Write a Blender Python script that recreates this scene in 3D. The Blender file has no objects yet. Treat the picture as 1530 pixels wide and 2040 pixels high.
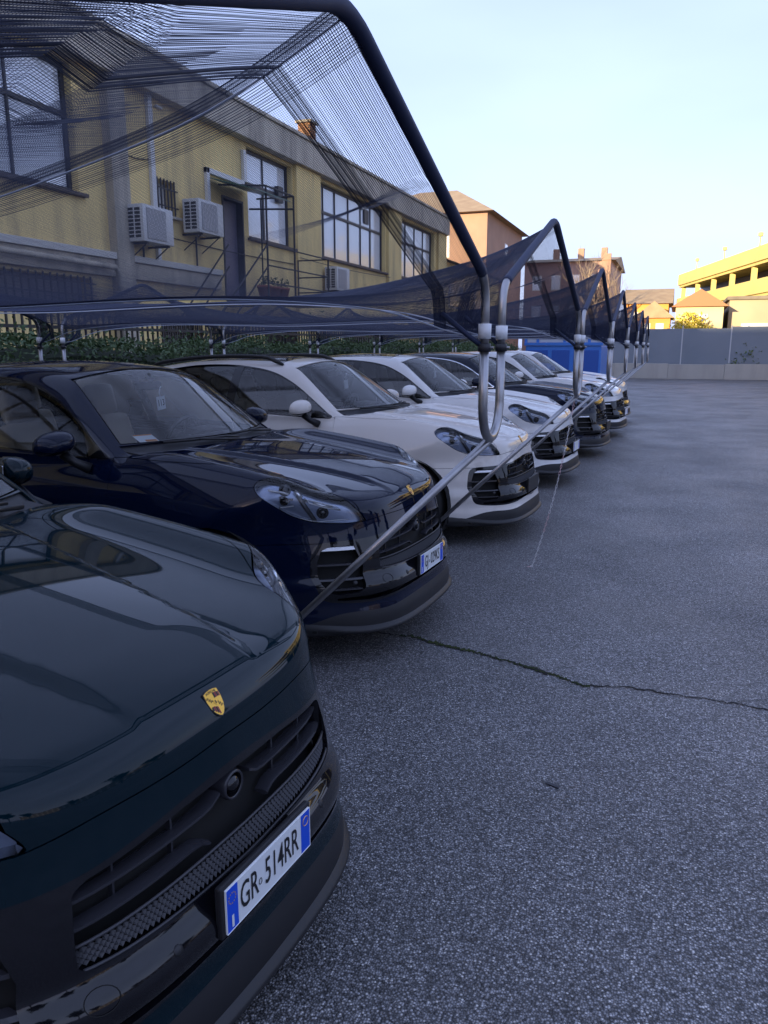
import bpy, bmesh, math, random
import numpy as np
from mathutils import Vector, Matrix

# ================================================================ camera, sky, sun, exposure
scene = bpy.context.scene
COL = scene.collection
R = math.radians
CAM_H = 1.72
cam_d = bpy.data.cameras.new('camera'); cam = bpy.data.objects.new('camera', cam_d); COL.objects.link(cam)
cam.location = (0, 0, CAM_H)
cam.rotation_euler = (R(90-12.156), 0, R(20.47))
cam_d.sensor_fit = 'HORIZONTAL'; cam_d.sensor_width = 36.0; cam_d.lens = 36.0*1532/1530
cam_d.clip_start = .05; cam_d.clip_end = 3000
scene.camera = cam

SUN_EL, SUN_AZ = 8.0, -110.0          # SUN_AZ: compass direction of the sun seen from above, degrees from +X towards +Y
world = bpy.data.worlds.new('World'); scene.world = world; world.use_nodes = True
wn = world.node_tree.nodes; wl = world.node_tree.links
sky = wn.new('ShaderNodeTexSky'); sky.sky_type = 'NISHITA'; sky.sun_disc = False
sky.sun_elevation = R(SUN_EL); sky.sun_rotation = R(90-SUN_AZ)
sky.air_density = 1.0; sky.dust_density = 2.0; sky.ozone_density = 1.2
wn['Background'].inputs['Strength'].default_value = .15
# a thin even veil of high cloud over the whole sky
tc_ = wn.new('ShaderNodeTexCoord'); mp_ = wn.new('ShaderNodeMapping'); mp_.inputs['Scale'].default_value = (1, 1, 3.2)
nz_ = wn.new('ShaderNodeTexNoise'); nz_.inputs['Scale'].default_value = 1.6; nz_.inputs['Detail'].default_value = 5; nz_.inputs['Roughness'].default_value = .45
mr_ = wn.new('ShaderNodeMapRange'); mr_.inputs['From Min'].default_value = .3; mr_.inputs['From Max'].default_value = .7; mr_.inputs['To Min'].default_value = .84; mr_.inputs['To Max'].default_value = 1.16
vc_ = wn.new('ShaderNodeMix'); vc_.data_type = 'RGBA'; vc_.blend_type = 'MULTIPLY'; vc_.inputs[0].default_value = 1; vc_.inputs[6].default_value = (1.12, 1.44, 2.10, 1)
vm_ = wn.new('ShaderNodeMix'); vm_.data_type = 'RGBA'; vm_.inputs[0].default_value = .84
wl.new(tc_.outputs['Generated'], mp_.inputs['Vector']); wl.new(mp_.outputs[0], nz_.inputs['Vector']); wl.new(nz_.outputs['Fac'], mr_.inputs['Value']); wl.new(mr_.outputs[0], vc_.inputs[7])
wl.new(sky.outputs['Color'], vm_.inputs[6]); wl.new(vc_.outputs[2], vm_.inputs[7]); tint = wn.new('ShaderNodeMix'); tint.data_type = 'RGBA'; tint.blend_type = 'MULTIPLY'; tint.inputs[0].default_value = 1; tint.inputs[7].default_value = (.95, .90, 1.05, 1)   # cool white balance of the whole sky
wl.new(vm_.outputs[2], tint.inputs[6]); wl.new(tint.outputs[2], wn['Background'].inputs['Color'])
sun_d = bpy.data.lights.new('sun', 'SUN'); sun = bpy.data.objects.new('sun', sun_d); COL.objects.link(sun)
sun_d.energy = 2.7; sun_d.angle = R(.5); sun_d.color = (1.0, .78, .48)
_d = Vector((math.cos(R(SUN_EL))*math.cos(R(SUN_AZ)), math.cos(R(SUN_EL))*math.sin(R(SUN_AZ)), math.sin(R(SUN_EL))))
sun.rotation_euler = _d.to_track_quat('Z', 'Y').to_euler()
scene.view_settings.view_transform = 'Standard'; scene.view_settings.look = 'None'
scene.view_settings.gamma = 1; scene.view_settings.use_curve_mapping = False
scene.view_settings.exposure = 2.05
scene.cycles.use_denoising = True
scene.cycles.max_bounces = 8; scene.cycles.transparent_max_bounces = 24
scene.cycles.caustics_reflective = False; scene.cycles.caustics_refractive = False
rnd = random.Random(7)

# ================================================================ helpers
def link(o, parent=None):
    COL.objects.link(o)
    if parent is not None: o.parent = parent
    return o
def tag(o, label=None, cat=None, group=None, kind=None):
    if label: o['label'] = label
    if cat: o['category'] = cat
    if group: o['group'] = group
    if kind: o['kind'] = kind
    return o
def empty(name, loc=(0, 0, 0), rz=0, label=None, cat=None, group=None):
    o = bpy.data.objects.new(name, None); o.location = loc; o.rotation_euler = (0, 0, rz); o.empty_display_size = .2
    link(o); return tag(o, label, cat, group)
def obj(name, V, F, mat, parent=None, smooth=False, normals=None, uv=None, loc=None):
    me = bpy.data.meshes.new(name)
    me.from_pydata([tuple(map(float, v)) for v in V], [], [tuple(map(int, f)) for f in F])
    if isinstance(mat, (list, tuple)):
        for m in mat: me.materials.append(m)
    else: me.materials.append(mat)
    if smooth or normals is not None: me.polygons.foreach_set('use_smooth', [True]*len(me.polygons))
    if normals is not None: me.normals_split_custom_set_from_vertices([tuple(map(float, n)) for n in normals])
    me.update()
    o = bpy.data.objects.new(name, me)
    if loc is not None: o.location = loc
    return link(o, parent)
class MB:
    def __init__(s): s.V = []; s.F = []
    def add(s, V, F):
        b = len(s.V); s.V += [tuple(v) for v in V]; s.F += [tuple(b+i for i in f) for f in F]; return s
    def box(s, x0, x1, y0, y1, z0, z1, m=None):
        V = [(x, y, z) for x in (x0, x1) for y in (y0, y1) for z in (z0, z1)]
        if m is not None: V = [tuple(m @ Vector(v)) for v in V]
        return s.add(V, [(0, 1, 3, 2), (4, 6, 7, 5), (0, 4, 5, 1), (2, 3, 7, 6), (0, 2, 6, 4), (1, 5, 7, 3)])
    def bbox(s, x0, x1, y0, y1, z0, z1, b):      # box with bevelled edges (chamfer)
        bm = bmesh.new(); bmesh.ops.create_cube(bm, size=1)
        for v in bm.verts: v.co = Vector(((x0+x1)/2+v.co.x*(x1-x0), (y0+y1)/2+v.co.y*(y1-y0), (z0+z1)/2+v.co.z*(z1-z0)))
        bmesh.ops.bevel(bm, geom=list(bm.edges), offset=b, segments=2, affect='EDGES', profile=.6)
        bm.verts.index_update(); s.add([tuple(v.co) for v in bm.verts], [[v.index for v in f.verts] for f in bm.faces]); bm.free(); return s
    def tube(s, pts, r, n=10, cap=True):
        pts = [Vector(p) for p in pts]; rs = r if isinstance(r, (list, tuple)) else [r]*len(pts)
        t0 = (pts[1]-pts[0]).normalized(); ref = Vector((0, 0, 1)) if abs(t0.z) < .9 else Vector((1, 0, 0))
        u = (ref-t0*ref.dot(t0)).normalized(); V = []; F = []
        for i, p in enumerate(pts):
            a = pts[max(i-1, 0)]; b = pts[min(i+1, len(pts)-1)]; t = (b-a).normalized()
            u = (u-t*u.dot(t)).normalized(); w = t.cross(u)
            for k in range(n):
                an = 2*math.pi*k/n; V.append(tuple(p+(u*math.cos(an)+w*math.sin(an))*rs[i]))
        for i in range(len(pts)-1):
            for k in range(n):
                k2 = (k+1) % n; F.append((i*n+k, i*n+k2, (i+1)*n+k2, (i+1)*n+k))
        if cap: F.append(tuple(range(n-1, -1, -1))); F.append(tuple((len(pts)-1)*n+k for k in range(n)))
        return s.add(V, F)
    def lathe(s, prof, n=24, axis='z', c=(0, 0, 0)):    # prof: (radius, height)
        V = []; F = []; m = len(prof)
        for k in range(n):
            a = 2*math.pi*k/n
            for r, h in prof:
                p = (r*math.cos(a), r*math.sin(a), h)
                if axis == 'y': p = (p[0], p[2], p[1])
                if axis == 'x': p = (p[2], p[0], p[1])
                V.append((p[0]+c[0], p[1]+c[1], p[2]+c[2]))
        for k in range(n):
            for i in range(m-1): F.append((k*m+i, ((k+1) % n)*m+i, ((k+1) % n)*m+i+1, k*m+i+1))
        return s.add(V, F)
    def prism(s, poly, ax, a0, a1):              # poly: 2D points; ax: extruded axis
        def P(u, v, w): return {'x': (w, u, v), 'y': (u, w, v), 'z': (u, v, w)}[ax]
        n = len(poly); V = [P(u, v, a0) for u, v in poly]+[P(u, v, a1) for u, v in poly]
        return s.add(V, [tuple(range(n)), tuple(range(2*n-1, n-1, -1))]+[(i, i+n, (i+1) % n+n, (i+1) % n) for i in range(n)])
    def build(s, name, mat, parent=None, smooth=False, loc=None, autosmooth=None):
        o = obj(name, s.V, s.F, mat, parent, smooth, loc=loc)
        if autosmooth:
            o.data.polygons.foreach_set('use_smooth', [True]*len(o.data.polygons)); o.data.set_sharp_from_angle(angle=R(autosmooth))
        return o
def copy_tree(o, parent=None):
    c = o.copy(); link(c, parent)
    for ch in list(o.children): copy_tree(ch, c)
    return c
def text_mesh(body, size, bold=0.0, sx=1.0):
    cu = bpy.data.curves.new('txt', 'FONT'); cu.body = body; cu.size = size; cu.offset = bold; cu.align_x = 'CENTER'; cu.align_y = 'CENTER'
    cu.resolution_u = 3
    t = bpy.data.objects.new('txt', cu); COL.objects.link(t); bpy.context.view_layer.update()
    me = t.evaluated_get(bpy.context.evaluated_depsgraph_get()).to_mesh()
    V = [(v.co.x*sx, v.co.y) for v in me.vertices]; F = [tuple(p.vertices) for p in me.polygons]
    bpy.data.objects.remove(t); bpy.data.curves.remove(cu)
    return V, F

# ================================================================ materials
def mat(name, col, rough=.5, metal=0.0, coat=0.0, spec=.5, noise=None, bump=None, coat_rough=.02):
    m = bpy.data.materials.new(name); m.use_nodes = True; nt = m.node_tree; b = nt.nodes['Principled BSDF']
    b.inputs['Base Color'].default_value = (*col, 1); b.inputs['Roughness'].default_value = rough; b.inputs['Metallic'].default_value = metal
    b.inputs['Coat Weight'].default_value = coat; b.inputs['Coat Roughness'].default_value = coat_rough; b.inputs['Specular IOR Level'].default_value = spec
    tc = None
    if noise:        # (scale, amount, second colour) blotches of the thing's own colour
        tc = nt.nodes.new('ShaderNodeTexCoord'); n = nt.nodes.new('ShaderNodeTexNoise'); n.inputs['Scale'].default_value = noise[0]; n.inputs['Detail'].default_value = 6
        r = nt.nodes.new('ShaderNodeValToRGB'); r.color_ramp.elements[0].position = .5-noise[1]/2; r.color_ramp.elements[1].position = .5+noise[1]/2
        r.color_ramp.elements[0].color = (*col, 1); r.color_ramp.elements[1].color = (*noise[2], 1)
        nt.links.new(tc.outputs['Object'], n.inputs['Vector']); nt.links.new(n.outputs['Fac'], r.inputs['Fac']); nt.links.new(r.outputs['Color'], b.inputs['Base Color'])
    if bump:         # (scale, strength, distance)
        tc = tc or nt.nodes.new('ShaderNodeTexCoord'); n = nt.nodes.new('ShaderNodeTexNoise'); n.inputs['Scale'].default_value = bump[0]; n.inputs['Detail'].default_value = 4
        u = nt.nodes.new('ShaderNodeBump'); u.inputs['Strength'].default_value = bump[1]; u.inputs['Distance'].default_value = bump[2]
        nt.links.new(tc.outputs['Object'], n.inputs['Vector']); nt.links.new(n.outputs['Fac'], u.inputs['Height']); nt.links.new(u.outputs['Normal'], b.inputs['Normal'])
    return m
def glass_mat(name, tint, ior=1.5, rough=0.0):
    m = bpy.data.materials.new(name); m.use_nodes = True; nt = m.node_tree; nt.nodes.clear()
    out = nt.nodes.new('ShaderNodeOutputMaterial'); mix = nt.nodes.new('ShaderNodeMixShader'); fr = nt.nodes.new('ShaderNodeFresnel')
    t = nt.nodes.new('ShaderNodeBsdfTransparent'); g = nt.nodes.new('ShaderNodeBsdfGlossy')
    t.inputs['Color'].default_value = (*tint, 1); g.inputs['Roughness'].default_value = rough; fr.inputs['IOR'].default_value = ior
    nt.links.new(fr.outputs[0], mix.inputs[0]); nt.links.new(t.outputs[0], mix.inputs[1]); nt.links.new(g.outputs[0], mix.inputs[2]); nt.links.new(mix.outputs[0], out.inputs['Surface'])
    return m
# ---------------------------------------------------------------- car body as a smooth implicit form
def spl(xs, ys):
    xs = np.array(xs, float); ys = np.array(ys, float); n = len(xs); h = np.diff(xs)
    A = np.zeros((n, n)); r = np.zeros(n); A[0, 0] = A[-1, -1] = 1
    for i in range(1, n-1):
        A[i, i-1] = h[i-1]; A[i, i] = 2*(h[i-1]+h[i]); A[i, i+1] = h[i]
        r[i] = 3*((ys[i+1]-ys[i])/h[i]-(ys[i]-ys[i-1])/h[i-1])
    c = np.linalg.solve(A, r); b = np.diff(ys)/h-h*(2*c[:-1]+c[1:])/3; d = np.diff(c)/(3*h)
    bl = b[-1]+2*c[-2]*h[-1]+3*d[-1]*h[-1]**2
    def f(x):
        x = np.asarray(x, float); i = np.clip(np.searchsorted(xs, x)-1, 0, n-2); t = np.clip(x, xs[0], xs[-1])-xs[i]
        return ys[i]+b[i]*t+c[i]*t*t+d[i]*t**3+np.minimum(x-xs[0], 0)*b[0]+np.maximum(x-xs[-1], 0)*bl
    return f
def sst(a, b, x):
    t = np.clip((x-a)/(b-a), 0, 1); return t*t*(3-2*t)
def smax(a, b, k):
    h = np.maximum(k-np.abs(a-b), 0)/k; return np.maximum(a, b)+h*h*h*k/6
def smin(a, b, k): return -smax(-a, -b, k)

hood_z = spl([-.3, 0, .2, .35, .55, .85, 1.15, 1.45, 1.8, 3.0, 4.0, 4.4, 4.8], [.76, .865, .925, .962, 1.0, 1.045, 1.083, 1.115, 1.13, 1.14, 1.14, 1.10, 1.0])
dome_y = spl([.1, .6, 1.0, 1.45], [.19, .255, .33, .42])
wid = spl([.2, .5, .95, 1.5, 2.2, 3.0, 3.75, 4.3, 4.75], [.90, .942, .962, .942, .935, .946, .968, .945, .86])
sprof = spl([.1, .25, .4, .6, .74, .86, 1.0, 1.1, 1.25], [.11, .05, .02, .003, 0, .012, .055, .10, .21])
fprof = spl([.1, .2, .28, .33, .37, .41, .44, .475, .505, .54, .60, .73, .80, .86, .92, 1.0], [-.01, -.006, -.004, .008, .012, .002, .002, .018, .038, .046, .056, .09, .108, .122, .138, .165])
plan = spl([0, .2, .35, .5, .6, .68, .76, .85, .92, .98], [0, .006, .022, .07, .145, .24, .36, .52, .68, .95])
rprof = spl([.1, .3, .55, .8, 1.0, 1.15], [4.60, 4.66, 4.70, 4.68, 4.62, 4.52])
roof_z = spl([1.9, 2.2, 2.5, 2.8, 3.2, 3.6, 4.0, 4.3, 4.7], [1.53, 1.585, 1.618, 1.628, 1.62, 1.588, 1.528, 1.463, 1.36])
gh_w = spl([1.4, 1.8, 2.2, 2.8, 3.4, 4.0, 4.6], [.80, .835, .857, .868, .862, .825, .72])
def body(s, y, z):
    y = np.abs(y)
    yd = dome_y(s)
    top = hood_z(s)-.03*(y/.7)**2+.021*(1-sst(-.006, .036, y-yd))*sst(.12, .4, s)*(1-.6*sst(1.1, 1.5, s))
    top = top+.070*np.exp(-((y-.775)/.125)**2)*sst(.2, .6, s)*(1-sst(1.2, 1.7, s))-6.0*np.maximum(y-.79, 0)**2
    a = (z-top)*.95
    zz = np.clip(z, .05, 1.3)
    b = y-(wid(s)-sprof(zz))
    c = (fprof(zz)+plan(np.minimum(y, 1.05))*(1-.16*sst(.72, .95, z))-s)*.85
    d = s-(rprof(zz)-.25*(y/.9)**4)
    L = smax(smax(smax(a, b, .13), c, .10), d, .12)
    L = smax(L, .17-z, .04)
    zg = np.maximum(z, 1.08)
    g1 = (y-(gh_w(s)-.46*(zg-1.10)-.22*(zg-1.10)**2))*.89
    g2 = z-(roof_z(s)-.05*(y/.6)**2)
    g3 = ((1.40+.175*(y/.65)**2+1.62*(z-1.12))-s)/1.9
    g4 = (s-(4.58-.95*(z-1.08)-.12*(y/.7)**2))/1.38
    G = smax(smax(smax(g1, g3, .07), g2, .07), g4, .08)
    G = smax(G, smax(g1, g2, .20), .02)
    G = np.maximum(G, .9-z)
    return smin(L, G, .03)
# ---------------------------------------------------------------- sampling and cutting the car body
def surface_nets(xs, ys, zs):
    F = np.empty((len(xs), len(ys), len(zs)))
    for i in range(0, len(xs), 40):
        A, B, C = np.meshgrid(xs[i:i+40], ys, zs, indexing='ij'); F[i:i+40] = body(A, B, C)
    neg = F < 0
    cs = [(i, j, k) for i in (0, 1) for j in (0, 1) for k in (0, 1)]
    nx, ny, nz = F.shape
    sl = lambda i, n: slice(i, n-1+i)
    cnt = sum(neg[sl(i, nx), sl(j, ny), sl(k, nz)].astype(int) for i, j, k in cs)
    I, J, K = np.nonzero((cnt > 0) & (cnt < 8))
    idx = np.full((nx-1, ny-1, nz-1), -1); idx[I, J, K] = np.arange(len(I))
    P = np.zeros((len(I), 3)); W = np.zeros(len(I))
    for a in range(8):
        for b in range(a+1, 8):
            if sum(abs(p-q) for p, q in zip(cs[a], cs[b])) != 1: continue
            fa = F[I+cs[a][0], J+cs[a][1], K+cs[a][2]]; fb = F[I+cs[b][0], J+cs[b][1], K+cs[b][2]]
            m = (fa < 0) != (fb < 0); t = np.where(m, fa/np.where(m, fa-fb, 1), 0)
            pa = np.c_[xs[I+cs[a][0]], ys[J+cs[a][1]], zs[K+cs[a][2]]]; pb = np.c_[xs[I+cs[b][0]], ys[J+cs[b][1]], zs[K+cs[b][2]]]
            P += np.where(m[:, None], pa+(pb-pa)*t[:, None], 0); W += m
    P /= W[:, None]; Q = []
    for ax in range(3):
        A = neg; B = np.roll(neg, -1, ax); d = (A != B)
        i, j, k = np.nonzero(d); g = np.c_[i, j, k]
        ok = g[:, ax] < F.shape[ax]-1
        o1, o2 = [q for q in range(3) if q != ax]
        ok &= (g[:, o1] > 0) & (g[:, o2] > 0) & (g[:, o1] < F.shape[o1]-1) & (g[:, o2] < F.shape[o2]-1); g = g[ok]
        def cell(d1, d2):
            h = g.copy(); h[:, o1] -= d1; h[:, o2] -= d2; return idx[h[:, 0], h[:, 1], h[:, 2]]
        q = np.c_[cell(1, 1), cell(0, 1), cell(0, 0), cell(1, 0)]; Q.append(q)
    Q = np.vstack(Q); Q = Q[(Q >= 0).all(1)]
    return P, Q
def grad(V, e=4e-4):
    G = np.empty_like(V)
    for a in range(3):
        p = V.copy(); p[:, a] += e; m = V.copy(); m[:, a] -= e
        G[:, a] = (body(p[:, 0], p[:, 1], p[:, 2])-body(m[:, 0], m[:, 1], m[:, 2]))/(2*e)
    return G
class Surf:
    def __init__(s, V, Q):
        d1 = np.linalg.norm(V[Q[:, 0]]-V[Q[:, 2]], axis=1); d2 = np.linalg.norm(V[Q[:, 1]]-V[Q[:, 3]], axis=1); k = d1 < d2
        s.T = np.vstack([np.where(k[:, None], Q[:, [0, 1, 2]], Q[:, [0, 1, 3]]), np.where(k[:, None], Q[:, [0, 2, 3]], Q[:, [1, 2, 3]])])
        s.V = V; s.L = np.full(len(s.T), 'body', dtype='U14')
    def cut(s, labels, fn, new):
        sel = np.isin(s.L, labels); T = s.T[sel]
        if not len(T): return
        u = np.unique(T); f = np.ones(len(s.V)); f[u] = fn(s.V[u, 0], s.V[u, 1], s.V[u, 2])
        f = np.where(np.abs(f) < 3e-4, np.where(f < 0, -3e-4, 3e-4), f)
        inn = f[T] < 0; n = inn.sum(1); Lt = s.L[sel].copy(); Lt[n == 3] = new
        mix = (n == 1) | (n == 2); M = T[mix]; mi = inn[mix]; one = n[mix] == 1
        lone = np.where(one[:, None], mi, ~mi).argmax(1); r = np.arange(len(M))
        a = M[r, lone]; b = M[r, (lone+1) % 3]; c = M[r, (lone+2) % 3]
        E = np.sort(np.vstack([np.c_[a, b], np.c_[a, c]]), 1); uE, inv = np.unique(E, axis=0, return_inverse=True); inv = inv.ravel()
        fa, fb = f[uE[:, 0]], f[uE[:, 1]]; t = (fa/(fa-fb))[:, None]
        base = len(s.V); s.V = np.vstack([s.V, s.V[uE[:, 0]]*(1-t)+s.V[uE[:, 1]]*t])
        ab = base+inv[:len(M)]; ac = base+inv[len(M):]; Lm = Lt[mix]
        nw = np.array([new]*len(M), dtype='U14')
        newT = np.vstack([np.c_[a, ab, ac], np.c_[ab, b, c], np.c_[ab, c, ac]])
        newL = np.concatenate([np.where(one, nw, Lm), np.where(one, Lm, nw), np.where(one, Lm, nw)])
        s.T = np.vstack([s.T[~sel], T[~mix], newT]); s.L = np.concatenate([s.L[~sel], Lt[~mix], newL])
    def gap(s, labels, fn, new, g=.0016):
        s.cut(labels, lambda *p: fn(*p)+g, new); s.cut(labels, lambda *p: fn(*p)-g, 'gap')
def smooth_poly(P, n=6):
    P = np.array(P, float); m = len(P); out = []
    for i in range(m):
        p0, p1, p2, p3 = P[i-1], P[i], P[(i+1) % m], P[(i+2) % m]
        for k in range(n):
            t = k/n; out.append(.5*(2*p1+(p2-p0)*t+(2*p0-5*p1+4*p2-p3)*t*t+(3*p1-p0-3*p2+p3)*t**3))
    return np.array(out)
def psdf(P, u, v):
    P = np.array(P, float); d = np.full(u.shape, 1e9); ins = np.zeros(u.shape, bool)
    for i in range(len(P)):
        a, b = P[i], P[(i+1) % len(P)]; e = b-a; wu, wv = u-a[0], v-a[1]
        t = np.clip((wu*e[0]+wv*e[1])/(e@e+1e-12), 0, 1); d = np.minimum(d, (wu-e[0]*t)**2+(wv-e[1]*t)**2)
        c = ((a[1] <= v) & (b[1] > v)) | ((b[1] <= v) & (a[1] > v))
        if e[1] != 0: ins ^= c & (u < a[0]+(v-a[1])*e[0]/e[1])
    return np.where(ins, -1, 1)*np.sqrt(d)
WS, WZ, WR = (.93, 3.737), .365, .405
HL = smooth_poly([(.184, .329), (.197, .307), (.262, .261), (.371, .216), (.463, .201), (.528, .207), (.609, .229), (.650, .252), (.675, .287), (.650, .332), (.575, .370), (.44, .398), (.295, .386), (.222, .357)], 5)
DLO = smooth_poly([(1.715, 1.085), (1.735, 1.108), (1.85, 1.185), (2.03, 1.30), (2.2, 1.39), (2.4, 1.465), (2.65, 1.51), (3.0, 1.532), (3.4, 1.518), (3.8, 1.455), (4.1, 1.36), (4.17, 1.27), (4.05, 1.18), (3.6, 1.145), (3.0, 1.122), (2.4, 1.105), (2.0, 1.09)], 5)
APRON = smooth_poly([(-.3, .735), (0, .738), (.2, .728), (.43, .708), (.60, .697), (.70, .688), (.735, .66), (.752, .58), (.758, .47), (.745, .395), (.70, .362), (.57, .352), (.4, .362), (.2, .378), (-.2, .385)], 5)
GRILLE = [(-.3, .722), (.2, .714), (.44, .694), (.468, .68), (.482, .60), (.488, .535), (.47, .521), (.3, .512), (-.3, .500)]
INTAKE = [(.60, .672), (.69, .664), (.715, .645), (.733, .58), (.738, .47), (.725, .42), (.69, .405), (.62, .415), (.595, .44), (.575, .55)]
SLOT = [(-.3, .408), (.4, .404), (.60, .392), (.69, .385), (.70, .372), (.57, .366), (.4, .376), (-.3, .392)]
yl = spl([0, .16, .3, .4, .51, .6], [.800, .797, .80, .80, .79, .78])
yh = spl([.1, .185, .29, .44, .57, .7, 1.0, 1.3, 1.6], [.52, .534, .578, .632, .712, .768, .785, .785, .78])
def build_surface():
    h = .0145
    xs = np.concatenate([np.arange(-.06, 1.75, .0135), np.arange(1.75, 4.78, .026)])
    V, Q = surface_nets(xs, np.arange(-h/2, 1.02, h), np.arange(.14, 1.68, .0145))
    keep = V[:, 1] > -h/3
    V[np.abs(V[:, 1]) < h/2.2, 1] = 0
    for _ in range(4):
        G = grad(V); st = -(body(V[:, 0], V[:, 1], V[:, 2])/np.maximum((G**2).sum(1), .2))[:, None]*G
        z0 = V[:, 1] == 0; V = V+np.clip(st, -.01, .01); V[z0, 1] = 0
    S = Surf(V, Q)
    for c in WS: S.cut(['body'], lambda s, y, z: np.where((y > .5) & (z < .95), np.hypot(s-c, z-WZ)-WR, 1.0), 'arch')
    S.gap(['body'], lambda s, y, z: np.where((y > .42) & (s < .8) & (z > .6), psdf(HL, s, .8*z-.6*y), 1.0), 'lamp', .0016)
    wsf = lambda s, y, z: np.maximum(np.maximum(y-(.735-.455*(z-1.16)), (z-(1.572-.06*(y/.6)**2))*1.2), np.maximum(np.maximum((1.457+.175*(y/.65)**2-s)*.7, s-2.6), 1.06-z))
    S.gap(['body'], wsf, 'windshield', .0025)
    S.cut(['body'], lambda s, y, z: np.maximum(np.maximum(y-.755, np.abs(s-(1.415+.16*(y/.65)**2))-.047), 1.0-z), 'cowl')
    S.cut(['body'], lambda s, y, z: np.where((y > .45) & (z > 1.0) & (s > 1.6), psdf(DLO, s, z), 1.0)-.012, 'trim')
    S.cut(['trim'], lambda s, y, z: psdf(DLO, s, z), 'dlo')
    S.cut(['dlo'], lambda s, y, z: np.abs(s-2.815)-.048, 'pillar_b'); S.cut(['dlo'], lambda s, y, z: np.abs(s-(3.62-.25*(z-1.3)))-.03, 'pillar_c')
    S.cut(['dlo'], lambda s, y, z: np.abs(s-1.985+.12*(z-1.2))-.011, 'pillar_a')
    S.cut(['dlo'], lambda s, y, z: s-1.985, 'win_tri'); S.cut(['dlo'], lambda s, y, z: s-2.8, 'win_front'); S.cut(['dlo'], lambda s, y, z: s-3.6, 'win_rear')
    S.cut(['body'], lambda s, y, z: np.maximum(np.maximum(y-(.66-.35*(z-1.15)), np.abs(z-1.27)-.14), 4.1-s), 'rear_glass')
    S.cut(['body'], lambda s, y, z: np.maximum(np.maximum(np.abs(z-.93)-.05, .05-y), 4.42-s), 'tail')
    S.cut(['body'], lambda s, y, z: np.where(s < 1, psdf(APRON, y, z), 1.0), 'apron')
    S.cut(['apron'], lambda s, y, z: psdf(GRILLE, y, z), 'hole_grille'); S.cut(['apron'], lambda s, y, z: psdf(INTAKE, y, z), 'hole_intake'); S.cut(['apron'], lambda s, y, z: psdf(SLOT, y, z), 'hole_slot')
    lo = spl([0, .3, .55, .72, .78, .9], [.322, .316, .305, .285, .25, .20])
    S.cut(['body'], lambda s, y, z: np.where(s < .8, z-lo(y), 1.0), 'valance')
    S.cut(['body'], lambda s, y, z: np.maximum(z-.30, np.maximum(1.2-s, s-3.4)), 'skirt')
    hood = lambda s, y, z: np.maximum(np.maximum((y-yh(s))*.8, np.where(s < .4, yl(np.minimum(y, .6))-z, .7-z)), s-(1.375+.16*(y/.65)**2))
    S.gap(['body'], hood, 'hood')
    S.gap(['body'], lambda s, y, z: np.maximum(np.maximum(np.where(y < .52, yl(np.minimum(y, .6))-.0-z, 0)*0+(z-np.where(y < .56, 2, .686)), s-.93), z-1.2), 'bumper')
    S.cut(['body'], lambda s, y, z: np.maximum(s-.19-.5*np.maximum(y-.5, 0), z-.805), 'bumper')
    S.gap(['body'], lambda s, y, z: np.maximum(np.maximum(s-(1.655-.12*(1.05-z)), 1.0-2*y), z-1.09), 'fender')
    belt = lambda s, y, z: np.maximum(z-(1.085+.03*(s-1.7)), .5-y)
    S.gap(['body'], lambda s, y, z: np.maximum(np.maximum(belt(s, y, z), s-2.82), np.maximum(1.2-s, .31-z)), 'door_front')
    S.gap(['body'], lambda s, y, z: np.maximum(np.maximum(belt(s, y, z), s-(3.62+.25*(z-.8))), np.maximum(2.82-s, .31-z)), 'door_rear')
    S.gap(['body'], lambda s, y, z: np.maximum(np.maximum(y-.50, np.abs(s-3.1)-.72), 1.4-z), 'roof', .003)
    S.N = grad(S.V); S.N /= np.linalg.norm(S.N, axis=1)[:, None]
    # make windings follow the gradient
    fn = np.cross(S.V[S.T[:, 1]]-S.V[S.T[:, 0]], S.V[S.T[:, 2]]-S.V[S.T[:, 0]]); fl = (fn*S.N[S.T[:, 0]]).sum(1) < 0
    S.T[fl] = S.T[fl][:, [0, 2, 1]]
    return S
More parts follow.
